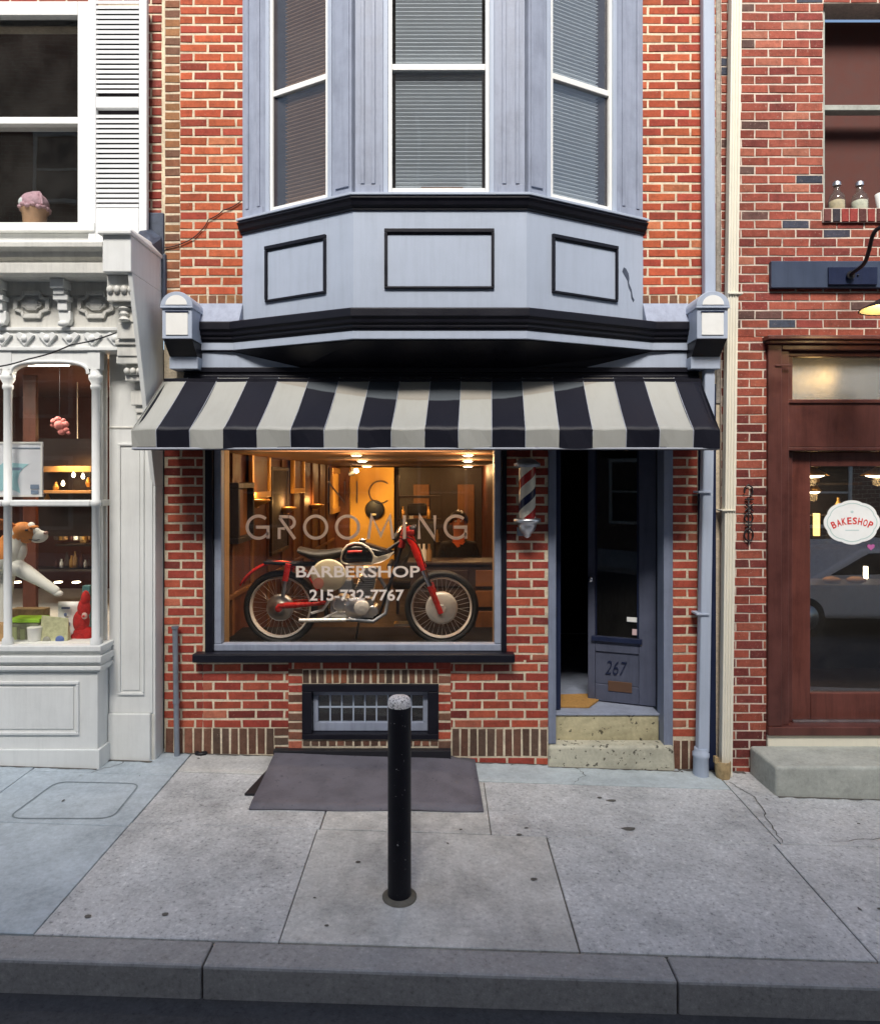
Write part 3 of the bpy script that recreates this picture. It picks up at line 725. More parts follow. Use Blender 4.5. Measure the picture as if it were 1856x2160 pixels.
# dark slate flashing between the shutter and the barbershop
mb = MB(); mb.box(XR - .1, XR + .012, -.02, .0185, 3.50, 3.98)
mb.hexa([(XR - .12, -.26, 3.664), (XR - .004, -.22, 3.664), (XR + .008, -.021, 3.664), (XR - .1, -.021, 3.664)], [(XR - .10, -.16, 3.80), (XR - .03, -.13, 3.76), (XR + .006, -.021, 3.80), (XR - .08, -.021, 3.86)])
mb.box(XR + .002, XR + .03, -.03, .0185, 3.30, 3.68)
LW(mb, 'slate_flashing', ['slate'], .01)
# cornice
XC = X(216, 4.484)
mb = MB()
CL = -5.4
def profbox(mb, prof, a, b): mb.prism(prof, a, b, 'x')
profbox(mb, [(.018, 3.70), (-.50, 3.60), (-.515, 3.595), (-.515, 3.562), (-.47, 3.548), (-.455, 3.515), (-.43, 3.500), (-.43, 3.478), (-.47, 3.474), (-.47, 3.405), (-.44, 3.395), (-.30, 3.395), (-.30, 3.30), (.018, 3.30)], CL, XC - .002)
LW(mb, 'cornice', ['white2'], .004)
mb = MB()
mb.box(XC, XR, -.516, .0, 3.40, 3.638); mb.box(XC - .02, XR + .012, -.545, .0, 3.6385, 3.663)
mb.hexa([(XC - .012, -.53, 3.664), (XR + .008, -.53, 3.664), (XR + .008, 0, 3.664), (XC - .012, 0, 3.664)], [(XC + .03, -.47, 3.70), (XR - .02, -.47, 3.70), (XR - .02, 0, 3.73), (XC + .03, 0, 3.73)])
LW(mb, 'cornice_end_block', ['white'], .005)
# side wall of the shopfront seen against the barbershop
mb = MB(); mb.hexa([(XR - .03, -.13, .02), (XR, -.13, .02), (XR, .018, .02), (XR - .03, .018, .02)], [(XR - .03, -.13, 2.0), (XR, -.13, 2.0), (XR, .018, 2.0), (XR - .03, .018, 2.0)])
mb.hexa([(XR - .03, -.13, 2.0005), (XR, -.13, 2.0005), (XR, .018, 2.0005), (XR - .03, .018, 2.0005)], [(XR - .03, -.50, 3.399), (XR, -.50, 3.399), (XR, .018, 3.399), (XR - .03, .018, 3.399)])
LW(mb, 'side_board', ['white'], .004)
# carved end bracket: stacked blocks stepping back to the wall
mb = MB()
bl = [(.185, 3.399, 3.225, -.45), (.165, 3.2245, 3.20, -.42), (.075, 3.1995, 3.10, -.39), (.150, 3.0995, 2.99, -.38), (.175, 2.9895, 2.955, -.36), (.168, 2.9545, 2.88, -.345), (.178, 2.8795, 2.83, -.335), (.125, 2.8295, 2.76, -.305), (.138, 2.7595, 2.72, -.29), (.105, 2.7195, 2.665, -.22), (.125, 2.6645, 2.56, -.235), (.10, 2.5595, 2.51, -.215)]
for w, z1, z0, y in bl: mb.box(XR - .034 - w + .03, XR - .032 + .022, y, -.02, z0, z1)
for i in range(4): mb.ball((XR - .165 + i * .046, -.455, 3.30), (.023, .02, .028), 6)
for i in range(3): mb.ball((XR - .12 + i * .042, -.31, 2.785), (.021, .018, .024), 6)
cxm = XR - .065
mb.lathe([(.012, 3.10), (.036, 3.108), (.036, 3.12), (.02, 3.13), (.034, 3.15), (.02, 3.17), (.036, 3.182), (.036, 3.195), (.012, 3.199)], (cxm - .03, -.40, 0), 'z', 14)
mb.prism([(cxm - .045, 2.5095), (cxm + .05, 2.5095), (cxm + .035, 2.45), (cxm, 2.42), (cxm - .03, 2.45)], -.20, -.02, 'y')
LW(mb, 'carved_bracket', ['white2'], .006)
# frieze with octagonal panels, small brackets and a diamond band
FY = -.29
mb = MB(); mb.box(CL, XR - .06, FY, .018, 3.075, 3.46); LW(mb, 'frieze', ['white2'])
def octo(u0, u1, v0, v1):
    a, b, z1, z0 = X(u0, 4.71), X(u1, 4.71), Z(v0, 4.71), Z(v1, 4.71); c, h = (a + b) / 2, (b - a) / 2; zc, hz = (z0 + z1) / 2, (z1 - z0) / 2
    mb = MB()
    def ring(k0, k1, y0, y1):
        def pl(k): 
            hx, hh = h - k, hz - k; q = hx * .5
            return [(c - q, zc - hh), (c + q, zc - hh), (c + q + .012, zc - hh * .62), (c + hx, zc - hh * .42), (c + hx, zc + hh * .42), (c + q + .012, zc + hh * .62), (c + q, zc + hh), (c - q, zc + hh), (c - q - .012, zc + hh * .62), (c - hx, zc + hh * .42), (c - hx, zc - hh * .42), (c - q - .012, zc - hh * .62)]
        A, Bp = pl(k0), pl(k1); n = len(A)
        for i in range(n):
            j = (i + 1) % n
            mb.hexa([(A[i][0], y1, A[i][1]), (A[j][0], y1, A[j][1]), (Bp[j][0], y1, Bp[j][1]), (Bp[i][0], y1, Bp[i][1])], [(A[i][0], y0, A[i][1]), (A[j][0], y0, A[j][1]), (Bp[j][0], y0, Bp[j][1]), (Bp[i][0], y0, Bp[i][1])])
    ring(0, .028, FY - .022, FY + .002); ring(.055, .075, FY - .018, FY + .002)
    q = .085
    mb.prism([(c - h * .4, zc), (c - h * .22, zc - hz * .3), (c + h * .22, zc - hz * .3), (c + h * .4, zc), (c + h * .22, zc + hz * .3), (c - h * .22, zc + hz * .3)], FY - .02, FY + .002, 'y')
    LW(mb, 'octagon_panel', ['white2'], .004)
for u in (166, 31, -104, -239): octo(u, u + 76, 615, 672)
def smallbracket(u):
    a, b = X(u, 4.6), X(u + 30, 4.6)
    mb = MB(); mb.box(a, b, -.40, FY, 3.33, 3.394); mb.box(a + .01, b - .01, -.38, FY, 3.29, 3.3295); mb.box(a + .005, b + .01, -.37, FY, 3.255, 3.2895); mb.box(a + .025, b - .005, -.35, FY, 3.19, 3.2545)
    mb.prism([(a + .02, 3.1895), (b + .01, 3.1895), (b + .012, 3.13), (b - .005, 3.095), (a + .04, 3.095), (a + .03, 3.13)], -.335, FY, 'y')
    mb.ball(((a + b) / 2 + .012, -.345, 3.10), (.035, .02, .022), 7)
    LW(mb, 'small_bracket', ['white'], .005)
for u in (104, -34, -170): smallbracket(u)
mb = MB(); mb.box(CL, XR - .08, -.312, .018, 3.062, 3.085); mb.box(CL, XR - .09, -.318, .018, 2.925, 2.948)
mb.box(CL, XR - .09, -.295, .018, 2.948, 3.0615)
pitch = 47.5 * 4.7 / F; x = XR - .20
while x > CL + .1:
    mb.prism([(x - pitch * .42, 3.03), (x - .035, 3.05), (x, 3.03), (x + .035, 3.05), (x + pitch * .42, 3.03), (x, 2.955)], -.318, -.2945, 'y')
    mb.ball((x, -.32, 3.005), (.022, .014, .022), 7); x -= pitch
LW(mb, 'diamond_band', ['white'], .003)
# arcade: columns, arches
AY0, AY1 = -.30, -.25
def arch(xa, xb):
    mb = MB(); xm, rx = (xa + xb) / 2, (xb - xa) / 2; zs, zt = 2.755, 2.838
    pts = []
    for i in range(25):
        a = math.pi * i / 24; cx = math.copysign(abs(math.cos(a)) ** .62, math.cos(a)); pts.append((xm + rx * cx, zs + (zt - zs) * math.sin(a) ** .75))
    for (p, q) in zip(pts, pts[1:]):
        if abs(p[0] - q[0]) < 1e-6: continue
        mb.hexa([(q[0], AY0, q[1]), (p[0], AY0, p[1]), (p[0], AY1, p[1]), (q[0], AY1, q[1])], [(q[0], AY0, 2.9245), (p[0], AY0, 2.9245), (p[0], AY1, 2.9245), (q[0], AY1, 2.9245)])
    path = [(p[0], AY0 - .004, p[1] + .012) for p in pts]; mb.tube(path, .012, 8)
    LW(mb, 'window_arch', ['white'])
def column(xc, top=2.78):
    mb = MB(); c = (xc, -.275, 0); r = .026
    mb.lathe([(.036, .915), (.036, .95), (r, .965), (r, 1.86), (r + .008, 1.865), (r + .008, 1.90), (r, 1.905), (r, 2.66), (.034, 2.67), (.034, 2.69), (.028, 2.70), (.046, 2.735), (.046, 2.76), (.036, 2.765), (.036, 2.80)], c, 'z', 16)
    mb.box(xc - .042, xc + .042, -.305, -.245, 2.80, 2.9245)
    LW(mb, 'column', ['white'])
xr, xl = -2.360, -2.964
sp = xr - xl
for i in range(4): column(xr - i * sp)
for i in range(3): arch(xr - (i + 1) * sp + .040, xr - i * sp - .040)
mb = MB()
for i in range(3): mb.box(xr - (i + 1) * sp + .03, xr - i * sp - .03, -.305, -.25, 1.862, 1.905)
LW(mb, 'transom_bar', ['white'], .01)
mb = MB(); mb.box(CL, xr - .02, -.262, -.257, .915, 2.92); mb.box(xr - .004, xr + .002, -.25, -.145, .92, 2.90); LW(mb, 'pane', ['glass'])
mb = MB(); mb.box(xr - .012, xr + .018, -.245, -.205, .915, 2.924); mb.box(xr - .012, xr + .018, -.165, -.142, .915, 2.924); mb.box(xr - .010, xr + .03, -.245, -.142, 1.862, 1.905); LW(mb, 'side_light_frame', ['white2'], .004)
mb = MB(); mb.box(CL, xr + .02, -.25, .018, 2.926, 3.06); LW(mb, 'shopfront_head', ['white'])
# sill mouldings and base panelling
SX = -2.335
mb = MB()
for z0, z1, o in ((.875, .914, .055), (.845, .8745, .03), (.80, .8445, .06), (.775, .7995, .035), (.745, .7745, .05), (.725, .7445, .02)):
    mb.box(CL, SX + o * .6, FY - o + .02, -.02, z0, z1)
LW(mb, 'sill_moulding', ['white'], .006)
mb = MB(); mb.box(CL, SX - .005, FY, -.02, .0, .7245); LW(mb, 'stall_riser', ['white'], .005)
mb = MB(); mb.box(CL, SX + .012, FY - .014, -.021, -.12, .20); LW(mb, 'plinth', ['white'], .004)
def sunk(mb, x0, x1, z0, z1, y, w=.02, h=.014):
    mb.box(x0, x1, y - h, y + .001, z1 - w, z1); mb.box(x0, x1, y - h, y + .001, z0, z0 + w); mb.box(x0, x0 + w, y - h, y + .001, z0 + w + .0005, z1 - w - .0005); mb.box(x1 - w, x1, y - h, y + .001, z0 + w + .0005, z1 - w - .0005)
    i = w * 1.9; mb.box(x0 + i, x1 - i, y - h * .5, y + .001, z0 + i, z1 - i)
for i in range(3):
    mb = MB(); sunk(mb, SX - .16 - i * 1.12 - 1.0, SX - .13 - i * 1.12, .30, .665, FY); LW(mb, 'riser_panel', ['white'], .005)
# pilaster
mb = MB(); px0, px1 = -2.334, -2.028
mb.box(px0, px1, -.14, .018, .395, 2.9245); LW(mb, 'pilaster', ['white'], .004)
mb = MB(); sunk(mb, X(250, 4.86), X(305, 4.86), Z(1466, 4.86), Z(935, 4.86), -.14, .017, .012); LW(mb, 'pilaster_panel', ['white'], .004)
mb = MB(); mb.box(px0 - .004, px1 - .012, -.155, .018, -.12, .394); LW(mb, 'pilaster_plinth', ['white'], .006)
mb = MB(); mb.box(px1 - .011, XR - .002, -.135, .018, -.12, .39); LW(mb, 'plinth_scar', ['white2'], .01)
mb = MB(); mb.box(px0, XR - .031, -.139, .018, 2.42, 2.44); mb.box(px0 + .001, px1, -.146, .018, 2.405, 2.4195); LW(mb, 'pilaster_band', ['white2'], .003)
# shop room
mb = MB(); mb.box(CL, -2.03, 2.6, 2.65, .0, 3.0); mb.box(CL - .05, CL - .001, -.2, 2.6, 0, 3); mb.box(-2.08, -2.03, .0185, 2.6, 0, 3.0); mb.box(CL, -2.08, .02, 2.6, 2.95, 3.0)
LW(mb, 'room_wall', ['darkred'])
mb = MB(); mb.box(CL, -2.37, -.20, .02, .78, .84); mb.box(CL, -2.09, .0205, 2.6, .78, .84); LW(mb, 'display_shelf', ['white2'], .004)
mb = MB(); mb.box(X(45, 5.6), X(72, 5.6), .62, .66, .85, 2.9); LW(mb, 'maroon_panel', ['woodred'])
mb = MB(); mb.box(X(75, 6), X(200, 6), .98, 1.04, 1.55, 2.4); LW(mb, 'shelf_backing', ['darkwood'])
mb = MB(); mb.box(X(88, 5.9), X(215, 5.9), .72, .98, Z(996, 5.9), Z(984, 5.9)); mb.box(X(88, 5.9), X(215, 5.9), .72, .98, Z(1040, 5.9), Z(1034, 5.9)); LW(mb, 'wall_shelf', ['pine'], .004)
light('shelf_lamp', 'AREA', (X(150, 5.7), .68, Z(980, 5.7)), 2.2, (1, .55, .18), WB, .25, (R(20), 0, 0))
light('room_lamp', 'POINT', (-3.0, 1.4, 2.4), 5, (1, .62, .3), WB, .1)
mb = MB(); mb.box(-4.6, -2.62, -.14, -.09, 2.86, 2.90); WS = LW(mb, 'added_strip_light', ['panelwhite'], .004); mb = MB(); mb.box(-4.58, -2.64, -.135, -.095, 2.852, 2.8595); LW(mb, 'tube', ['bulbw'], parent=WS)  # strip fixture, tube and lamp added to brighten the window display
wl = light('added_display_lamp', 'AREA', (-3.4, -.115, 2.84), 9, (1, .90, .78), WB, 1.5, (R(4), 0, 0)); wl.data.shape = 'RECTANGLE'; wl.data.size_y = .06
# ================================================================== bakery building on the right
RB = thing('bakery_building', 'dark red brick bakery building with mahogany door and scattered slate bricks', 'building', (4, 0, 0))
LR = Local(RB)
HDr, HWn = (2.363, 3.76, -.3, 3.075), (2.776, 3.70, 4.01, 5.5)
mb = MB(); zc2 = 3.08
courses(mb, 2.038, 5.6, 3.08, 6.3, -.012, DEEP, L=.198, C=.0655, jt=.010, holes=[HWn, (2.76, 3.72, 3.905, 4.011)], phase=.25)
courses(mb, 2.038, 2.364, -.10, 3.08, -.012, MAROON + DEEP[:2], L=.198, C=.0655, jt=.010, phase=.55)
courses(mb, 3.76, 5.6, -.15, 3.08, -.012, DEEP, L=.198, C=.0655, jt=.010)
soldiers(mb, 2.765, 3.71, 3.908, 4.008, -.035, [((.34, .06, .05), 3), ((.14, .05, .045), 1.2), ((.055, .05, .06), .8)], .064, .010)
backing(mb, 2.034, 5.6, -.3, 6.3, -.0088, .18, [HDr, HWn])
mb.box(2.765, 3.71, -.028, .01, 3.906, 4.006, 1, (.5, .45, .4))
LR(mb, 'brick_wall', ['brick', 'mortar2'])
mb = MB()
xa, xb = 2.776, 3.70
mb.box(xa, xa + .035, .03, .12, 4.012, 5.5); mb.box(xb - .035, xb, .03, .12, 4.012, 5.5); mb.box(xa + .036, xb - .036, .03, .12, 4.012, 4.03); mb.box(xa + .036, xb - .036, .04, .12, 4.75, 4.79)
W2 = LR(mb, 'upper_window', ['stone'], .004)
mb = MB(); mb.box(xa + .03, xb - .03, .20, .203, 4.02, 5.5); LR(mb, 'dark_curtain', ['darkred'], parent=W2)
# mahogany door surround
xo, xi = 2.365, 2.53
mb = MB()
mb.box(xo, xo + .10, -.035, .12, .262, 3.02); mb.box(xo + .101, xo + .165, -.010, .12, .262, 2.98)
mb.box(3.66, 3.76, -.035, .12, .262, 3.02); mb.box(3.595, 3.659, -.010, .12, .262, 2.98)
mb.box(xo + .101, 3.659, -.030, .12, 2.981, 3.02)
mb.box(xo - .01, 3.77, -.07, .12, 3.0205, 3.045); mb.box(xo - .03, 3.79, -.10, .12, 3.0455, 3.075)
mb.box(xo + .166, 3.594, .03, .12, 2.945, 2.980)
SR = LR(mb, 'door_surround', ['mahog'], .006)
mb = MB(); mb.box(xo + .05, xo + .10 + .06, -.045, -.0355, 2.86, 2.875); LR(mb, 'capital_bead', ['mahog'], .003, parent=SR)
mb = MB(); mb.box(xi + .001, 3.594, .02, .12, 2.28, 2.60); mb.box(xi + .001, 3.594, .012, .12, 2.255, 2.2795); mb.box(xi + .001, 3.594, .006, .12, 2.6005, 2.63); LR(mb, 'transom_panel', ['mahog'], .005, parent=SR)
for a, b in ((xi + .001, xi + .045), (3.55, 3.594)):
    mb = MB(); mb.box(a, b, .03, .12, 2.631, 2.944); LR(mb, 'transom_frame', ['mahog'], .004, parent=SR)
m, nt, bs = nodes('ribbed_transom_glass')
co = objco(nt); wv = N(nt, 'ShaderNodeTexWave', bands_direction='X'); wv.inputs['Scale'].default_value = 42; nt.links.new(co, wv.inputs['Vector'])
wz = N(nt, 'ShaderNodeTexWave', bands_direction='Z'); wz.inputs['Scale'].default_value = 42; nt.links.new(co, wz.inputs['Vector'])
ad = mixc(nt, .5, wv.outputs['Color'], wz.outputs['Color'])
bs.inputs['Base Color'].default_value = (.62, .64, .62, 1); bs.inputs['Roughness'].default_value = .22; bs.inputs['Transmission Weight'].default_value = .75; bs.inputs['IOR'].default_value = 1.5
bump(nt, bs, ad, .6, .004); M['ribbed'] = m
mb = MB(); mb.box(xi + .046, 3.549, .06, .066, 2.632, 2.943); LR(mb, 'transom_pane', ['ribbed'], parent=SR)
dxa, dxb = 2.592, 3.54
for a, b in ((xi + .001, dxa - .003), (dxb + .003, 3.594)):
    mb = MB(); mb.box(a, b, .06, .12, .262, 2.254); LR(mb, 'door_jamb', ['mahog'], .004, parent=SR)
mb = MB(); gx0, gx1 = X(1707, 5.1), dxb - .14
mb.box(dxa, gx0, .085, .135, .27, 2.25); mb.box(gx1, dxb, .085, .135, .27, 2.25); mb.box(gx0 + .0005, gx1 - .0005, .085, .135, .27, .468); mb.box(gx0 + .0005, gx1 - .0005, .085, .135, 2.142, 2.25)
BD = LR(mb, 'door', ['mahogdoor'], .006)
mb = MB(); mb.box(gx0, gx1, .108, .113, .468, 2.142); LR(mb, 'pane', ['glassb'], parent=BD)
mb = MB(); mb.box(dxa, dxb, .05, .084, .262, .275); LR(mb, 'weather_strip', ['alu'], .002, parent=BD)
mb = MB(); mb.box(xo - .005, 3.765, -.05, .12, .20, .2615); LR(mb, 'door_sill', ['mahog'], .005)
mb = MB(); mb.box(xo + .0, 3.76, -.028, .12, .11, .1995); LR(mb, 'base_riser', ['cream'], .006)
mb = MB(); zt = .118
mb.hexa([(2.255, -.385, -.22), (4.0, -.385, -.22), (4.0, -.02, -.22), (2.235, -.02, -.22)], [(2.250, -.385, zt), (4.0, -.385, zt), (4.0, -.02, zt + .002), (2.235, -.02, zt + .004)])
LR(mb, 'step', ['stone'], .02, seg=3)
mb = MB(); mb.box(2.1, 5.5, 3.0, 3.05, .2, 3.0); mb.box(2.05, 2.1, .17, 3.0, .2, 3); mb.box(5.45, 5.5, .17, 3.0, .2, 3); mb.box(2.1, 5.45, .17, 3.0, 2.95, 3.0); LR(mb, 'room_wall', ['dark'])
mb = MB(); mb.box(2.1, 5.45, .16, 3.0, .2, .26); LR(mb, 'room_floor', ['darkwood'])
mb = MB(); mb.box(gx0 - .05, 4.6, 1.5, 1.9, .26, 1.05); LR(mb, 'counter', ['darkwood'], .01)
mb = MB()
for z in (1.28, 1.62, 1.98): mb.box(2.4, 4.6, 2.5, 2.8, z, z + .03)
LR(mb, 'wall_shelf', ['darkwood'], .004)
mb = MB(); mb.ball((X(1696, 5.7), .70, Z(815, 5.7)), .05, 10); LR(mb, 'ceiling_globe', ['glow'])
light('globe_lamp', 'POINT', (X(1692, 5.7), .55, Z(805, 5.7)), 1.0, (1, .60, .22), RB, .07)
light('counter_lamp', 'AREA', (3.3, 1.5, 2.2), 2.2, (1, .55, .2), RB, .3)
# ================================================================== things on the facades
# ---- awning
AW = thing('awning', 'black and pale grey striped canvas awning over the barbershop window and door', 'awning', (0, -.3, 2.24)); LA = Local(AW)
fb = [X(277, 4.45)] + [X(329 + 70.85 * i, 4.45) for i in range(17)] + [X(1518, 4.45)]
bb = [X(353.5, 4.97)] + [X(400 + 63.6 * i, 4.97) for i in range(17)] + [X(1471, 4.97)]
yf, zf, yb, zb = -.55, 2.364, -.065, 2.772
mb = MB(); va = MB(); ns, sub = 10, 3
for i in range(18):
    for q in range(sub):
        a0, a1 = q / sub, (q + 1) / sub
        def pt(a, t):
            xf_, xb_ = fb[i] + (fb[i + 1] - fb[i]) * a, bb[i] + (bb[i + 1] - bb[i]) * a
            u = i + a; e = -.016 * math.sin(math.pi * t) + .007 * math.sin(u * 2.1) * math.sin(math.pi * t) + .004 * math.sin(u * 5.3 + 4 * t) * t
            if i in (0, 17): e -= .0
            return (xb_ + (xf_ - xb_) * t, yb + (yf - yb) * t + .004 * math.sin(u * 1.3) * t, zb + (zf - zb) * t + e)
        for s in range(ns): mb.add([pt(a0, s / ns), pt(a1, s / ns), pt(a1, (s + 1) / ns), pt(a0, (s + 1) / ns)], [(0, 1, 2, 3)], i % 2, True)
        p0, p1 = pt(a0, 1), pt(a1, 1); w0, w1 = [.003 * math.sin((i + a) * 1.7) + .002 * math.sin((i + a) * 4.1) for a in (a0, a1)]
        va.add([p0, p1, (p1[0], p1[1] + .010 + 2 * w1, 2.250 + w1), (p0[0], p0[1] + .010 + 2 * w0, 2.250 + w0)], [(0, 1, 2, 3)], i % 2, False)
for x0_, x1_, i in ((fb[0], bb[0], 0), (fb[-1], bb[-1], 1)):
    va.add([(x0_, yf, zf), (x0_, yf + .01, 2.25), (x1_, yb, 2.60), (x1_, yb, zb)], [(0, 1, 2, 3)], i)
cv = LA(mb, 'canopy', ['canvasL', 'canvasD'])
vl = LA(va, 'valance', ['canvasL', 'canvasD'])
for o in (cv, vl):
    bm = bmesh.new(); bm.from_mesh(o.data); bmesh.ops.remove_doubles(bm, verts=bm.verts, dist=1e-4); bmesh.ops.recalc_face_normals(bm, faces=bm.faces); bm.to_mesh(o.data); bm.free()
    md = o.modifiers.new('Solid', 'SOLIDIFY'); md.thickness = .003; md.offset = 0
mb = MB(); mb.tube([(fb[0], yf + .01, 2.246), (fb[-1], yf + .01, 2.246)], .0075, 8); LA(mb, 'front_bar', ['awnbar'])
mb = MB(); mb.box(fb[0] + .01, fb[-1] - .01, yf + .013, yf + .04, 2.236, 2.258); mb.box(bb[0], bb[-1], -.10, -.063, 2.735, 2.765)
for a, b in ((fb[0], bb[0]), (fb[-1], bb[-1])):
    s = 1 if a < 0 else -1
    mb.tube([(a + .02 * s, yf + .03, 2.26), (b + .02 * s, -.07, 2.60)], .012, 8); mb.tube([(a + .02 * s, yf + .02, 2.36), (b + .02 * s, -.07, 2.75)], .012, 8)
LA(mb, 'frame', ['black'])
mb = MB()
for i in range(1, 18):
    p = Vector((bb[i], yb, zb + .003)); q = Vector((fb[i], yf, zf + .003))
    pts = [p + (q - p) * t / 6 + Vector((0, 0, -.010 * math.sin(math.pi * t / 6))) for t in range(7)]
    mb.tube(pts + [(fb[i], yf - .002, zf - .01), (fb[i], yf + .008, 2.252)], .0026, 5)
LA(mb, 'seam_piping', ['awnbar'])
# ---- barber pole
bx0, by0 = .617, -.12
BPo = thing('barber_pole', 'red white and blue striped barber pole with silver caps on the brick pier', 'barber pole', (bx0, 0, 1.70)); LP = Local(BPo)
m, nt, bs = nodes('barber_stripes'); co = objco(nt); sp = N(nt, 'ShaderNodeSeparateXYZ'); nt.links.new(co, sp.inputs[0])
def mth(nt, op, a, b=None):
    n = N(nt, 'ShaderNodeMath', operation=op)
    for i, v in enumerate((a, b)):
        if v is None: continue
        if isinstance(v, (int, float)): n.inputs[i].default_value = v
        else: nt.links.new(v, n.inputs[i])
    return n.outputs[0]
ang = mth(nt, 'ARCTAN2', mth(nt, 'ADD', sp.outputs[1], -by0), sp.outputs[0])
ph = mth(nt, 'FRACT', mth(nt, 'ADD', mth(nt, 'SUBTRACT', mth(nt, 'DIVIDE', sp.outputs[2], .30), mth(nt, 'DIVIDE', ang, 2 * math.pi)), .42))
cr = ramp(nt, ph, [(0, (.74, .69, .58)), (.27, (.012, .016, .06)), (.48, (.74, .69, .58)), (.77, (.36, .022, .022))], 'CONSTANT')
nt.links.new(cr, bs.inputs['Base Color']); bs.inputs['Roughness'].default_value = .18; M['bstripe'] = m
mb = MB(); mb.lathe([(.060, 1.772), (.060, 2.132)], (bx0, by0, 0), 'z', 32); LP(mb, 'striped_cylinder', ['bstripe'])
mb = MB(); mb.lathe([(.030, 2.195), (.06, 2.185), (.075, 2.168), (.092, 2.16), (.092, 2.135), (.066, 2.132), (.062, 2.1325)], (bx0, by0, 0), 'z', 28); LP(mb, 'top_cap', ['steel'])
mb = MB(); mb.lathe([(.062, 1.772), (.095, 1.768), (.097, 1.755), (.095, 1.742), (.070, 1.738), (.066, 1.72), (.056, 1.690), (.040, 1.668), (.028, 1.66), (.026, 1.645), (.010, 1.632)], (bx0, by0, 0), 'z', 28); LP(mb, 'bottom_cap', ['alu'])
mb = MB(); mb.box(bx0 - .045, bx0 + .045, by0 + .06, -.001, 2.14, 2.19); LP(mb, 'wall_bracket', ['steel'], .004); mb = MB(); mb.box(bx0 - .05, bx0 + .03, by0 + .05, -.001, 1.655, 1.70); mb.box(bx0 - .06, bx0 - .02, -.06, -.001, 1.64, 1.70); LP(mb, 'wall_bracket', ['steel'], .004)
# ---- downspouts, conduit, drain ring
def strap(mb, x0, x1, y0, z): mb.box(x0 - .006, x1 + .006, y0 - .004, -.013, z, z + .022)
DS = thing('blue_downspout', 'blue grey painted square downspout with round iron foot beside the cream one', 'downspout', (1.93, -.1, -.08)); LD = Local(DS)
mb = MB()
def spout(mb, u0b, u1b, vb, db, u0t, u1t, vt, dt, th=.07):
    a = [P(u0b, vb, db), P(u1b, vb, db)]; b = [P(u0t, vt, dt), P(u1t, vt, dt)]
    mb.hexa([a[0], a[1], (a[1][0], a[1][1] + th, a[1][2]), (a[0][0], a[0][1] + th, a[0][2])], [b[0], b[1], (b[1][0], b[1][1] + th, b[1][2]), (b[0][0], b[0][1] + th, b[0][2])])
spout(mb, 1473, 1497, 1590, 4.885, 1488, 1510, 735, 4.90); spout(mb, 1488, 1511, 730, 4.91, 1483, 1508, -60, 4.91)
LD(mb, 'pipe', ['blue'], .012, seg=3)
mb = MB(); c = (X(1481, 4.89), -.085, 0); zb_ = gz(c[0], c[1])
mb.lathe([(.052, zb_ - .02), (.054, zb_ + .02), (.052, zb_ + .13), (.058, zb_ + .14), (.058, zb_ + .165), (.048, zb_ + .175), (.046, zb_ + .20)], c, 'z', 20); LD(mb, 'pipe_foot', ['blue'])
for v in (1040, 1298):
    q = P(1480 if v > 1200 else 1484, v, 4.885); mb = MB(); mb.box(q[0] - .038, q[0] + .052, q[1] - .006, -.013, q[2], q[2] + .014); LD(mb, 'pipe_strap', ['blue'], .002)
DC = thing('cream_downspout', 'cream corrugated downspout with a rusty boot beside the blue one', 'downspout', (2.08, -.1, -.1)); LC = Local(DC)
mb = MB(); spout(mb, 1522, 1545, 1640, 4.88, 1544, 1566, -60, 4.90, .06)
for k_ in (.25, .5, .75):
    ub, ut = 1522 + 23 * k_, 1544 + 22 * k_; p0, p1 = Vector(P(ub, 1640, 4.879)), Vector(P(ut, -60, 4.899)); mb.tube([p0, p1], .0055, 6)
LC(mb, 'pipe', ['cream'], .008, seg=2)
mb = MB(); q = P(1526, 1078, 4.88); mb.box(q[0] - .012, q[0] + .085, q[1] - .008, -.014, q[2], q[2] + .010); LC(mb, 'pipe_strap', ['cream'], .002); mb = MB(); q = P(1546, 620, 4.88); mb.box(q[0] - .03, q[0] + .07, q[1] - .005, -.014, q[2], q[2] + .012); LC(mb, 'pipe_strap', ['cream'], .002)
mb = MB(); c = (X(1527.5, 4.86), -.115, 0); zb_ = gz(c[0], c[1]); mb.lathe([(.040, zb_ - .02), (.048, zb_ + .01), (.054, zb_ + .06), (.055, zb_ + .125), (.050, zb_ + .13), (.048, zb_ + .10)], c, 'z', 18); mb.box(c[0] - .062, c[0] - .035, c[1] - .02, c[1] + .02, zb_ + .11, zb_ + .155); LC(mb, 'rusty_boot', ['rust'], .004)
CP_ = thing('conduit_pipe', 'thin grey conduit pipe standing against the left brick pier', 'pipe', (-1.91, -.05, .05)); LCp = Local(CP_)
mb = MB(); p0, p1 = P(373.5, 1598, 4.95), P(369.5, 1326, 4.95); mb.tube([p0, p1], .0195, 12); LCp(mb, 'pipe', ['steel'])
mb = MB(); mb.tube([p1, (p1[0], p1[1], p1[2] + .018)], .025, 12); pm = [p0[i] + (p1[i] - p0[i]) * .42 for i in range(3)]; mb.tube([pm, (pm[0], pm[1], pm[2] + .03)], .024, 12); LCp(mb, 'collar', ['steel'])
x, y, z = G(425, 1592); mb = MB(); mb.tube([(x + .034 * math.cos(i * .4488), y + .022 * math.sin(i * .4488) - .01, z + .014) for i in range(14)], .013, 8, closed=True); mb.tube([(x, y - .01, z - .02), (x, y - .01, z + .016)], .02, 10)
o = mb.build('iron_pipe_stub', ['iron']); tag(o, 'small round iron pipe stub on the pavement near the conduit', 'pipe stub')
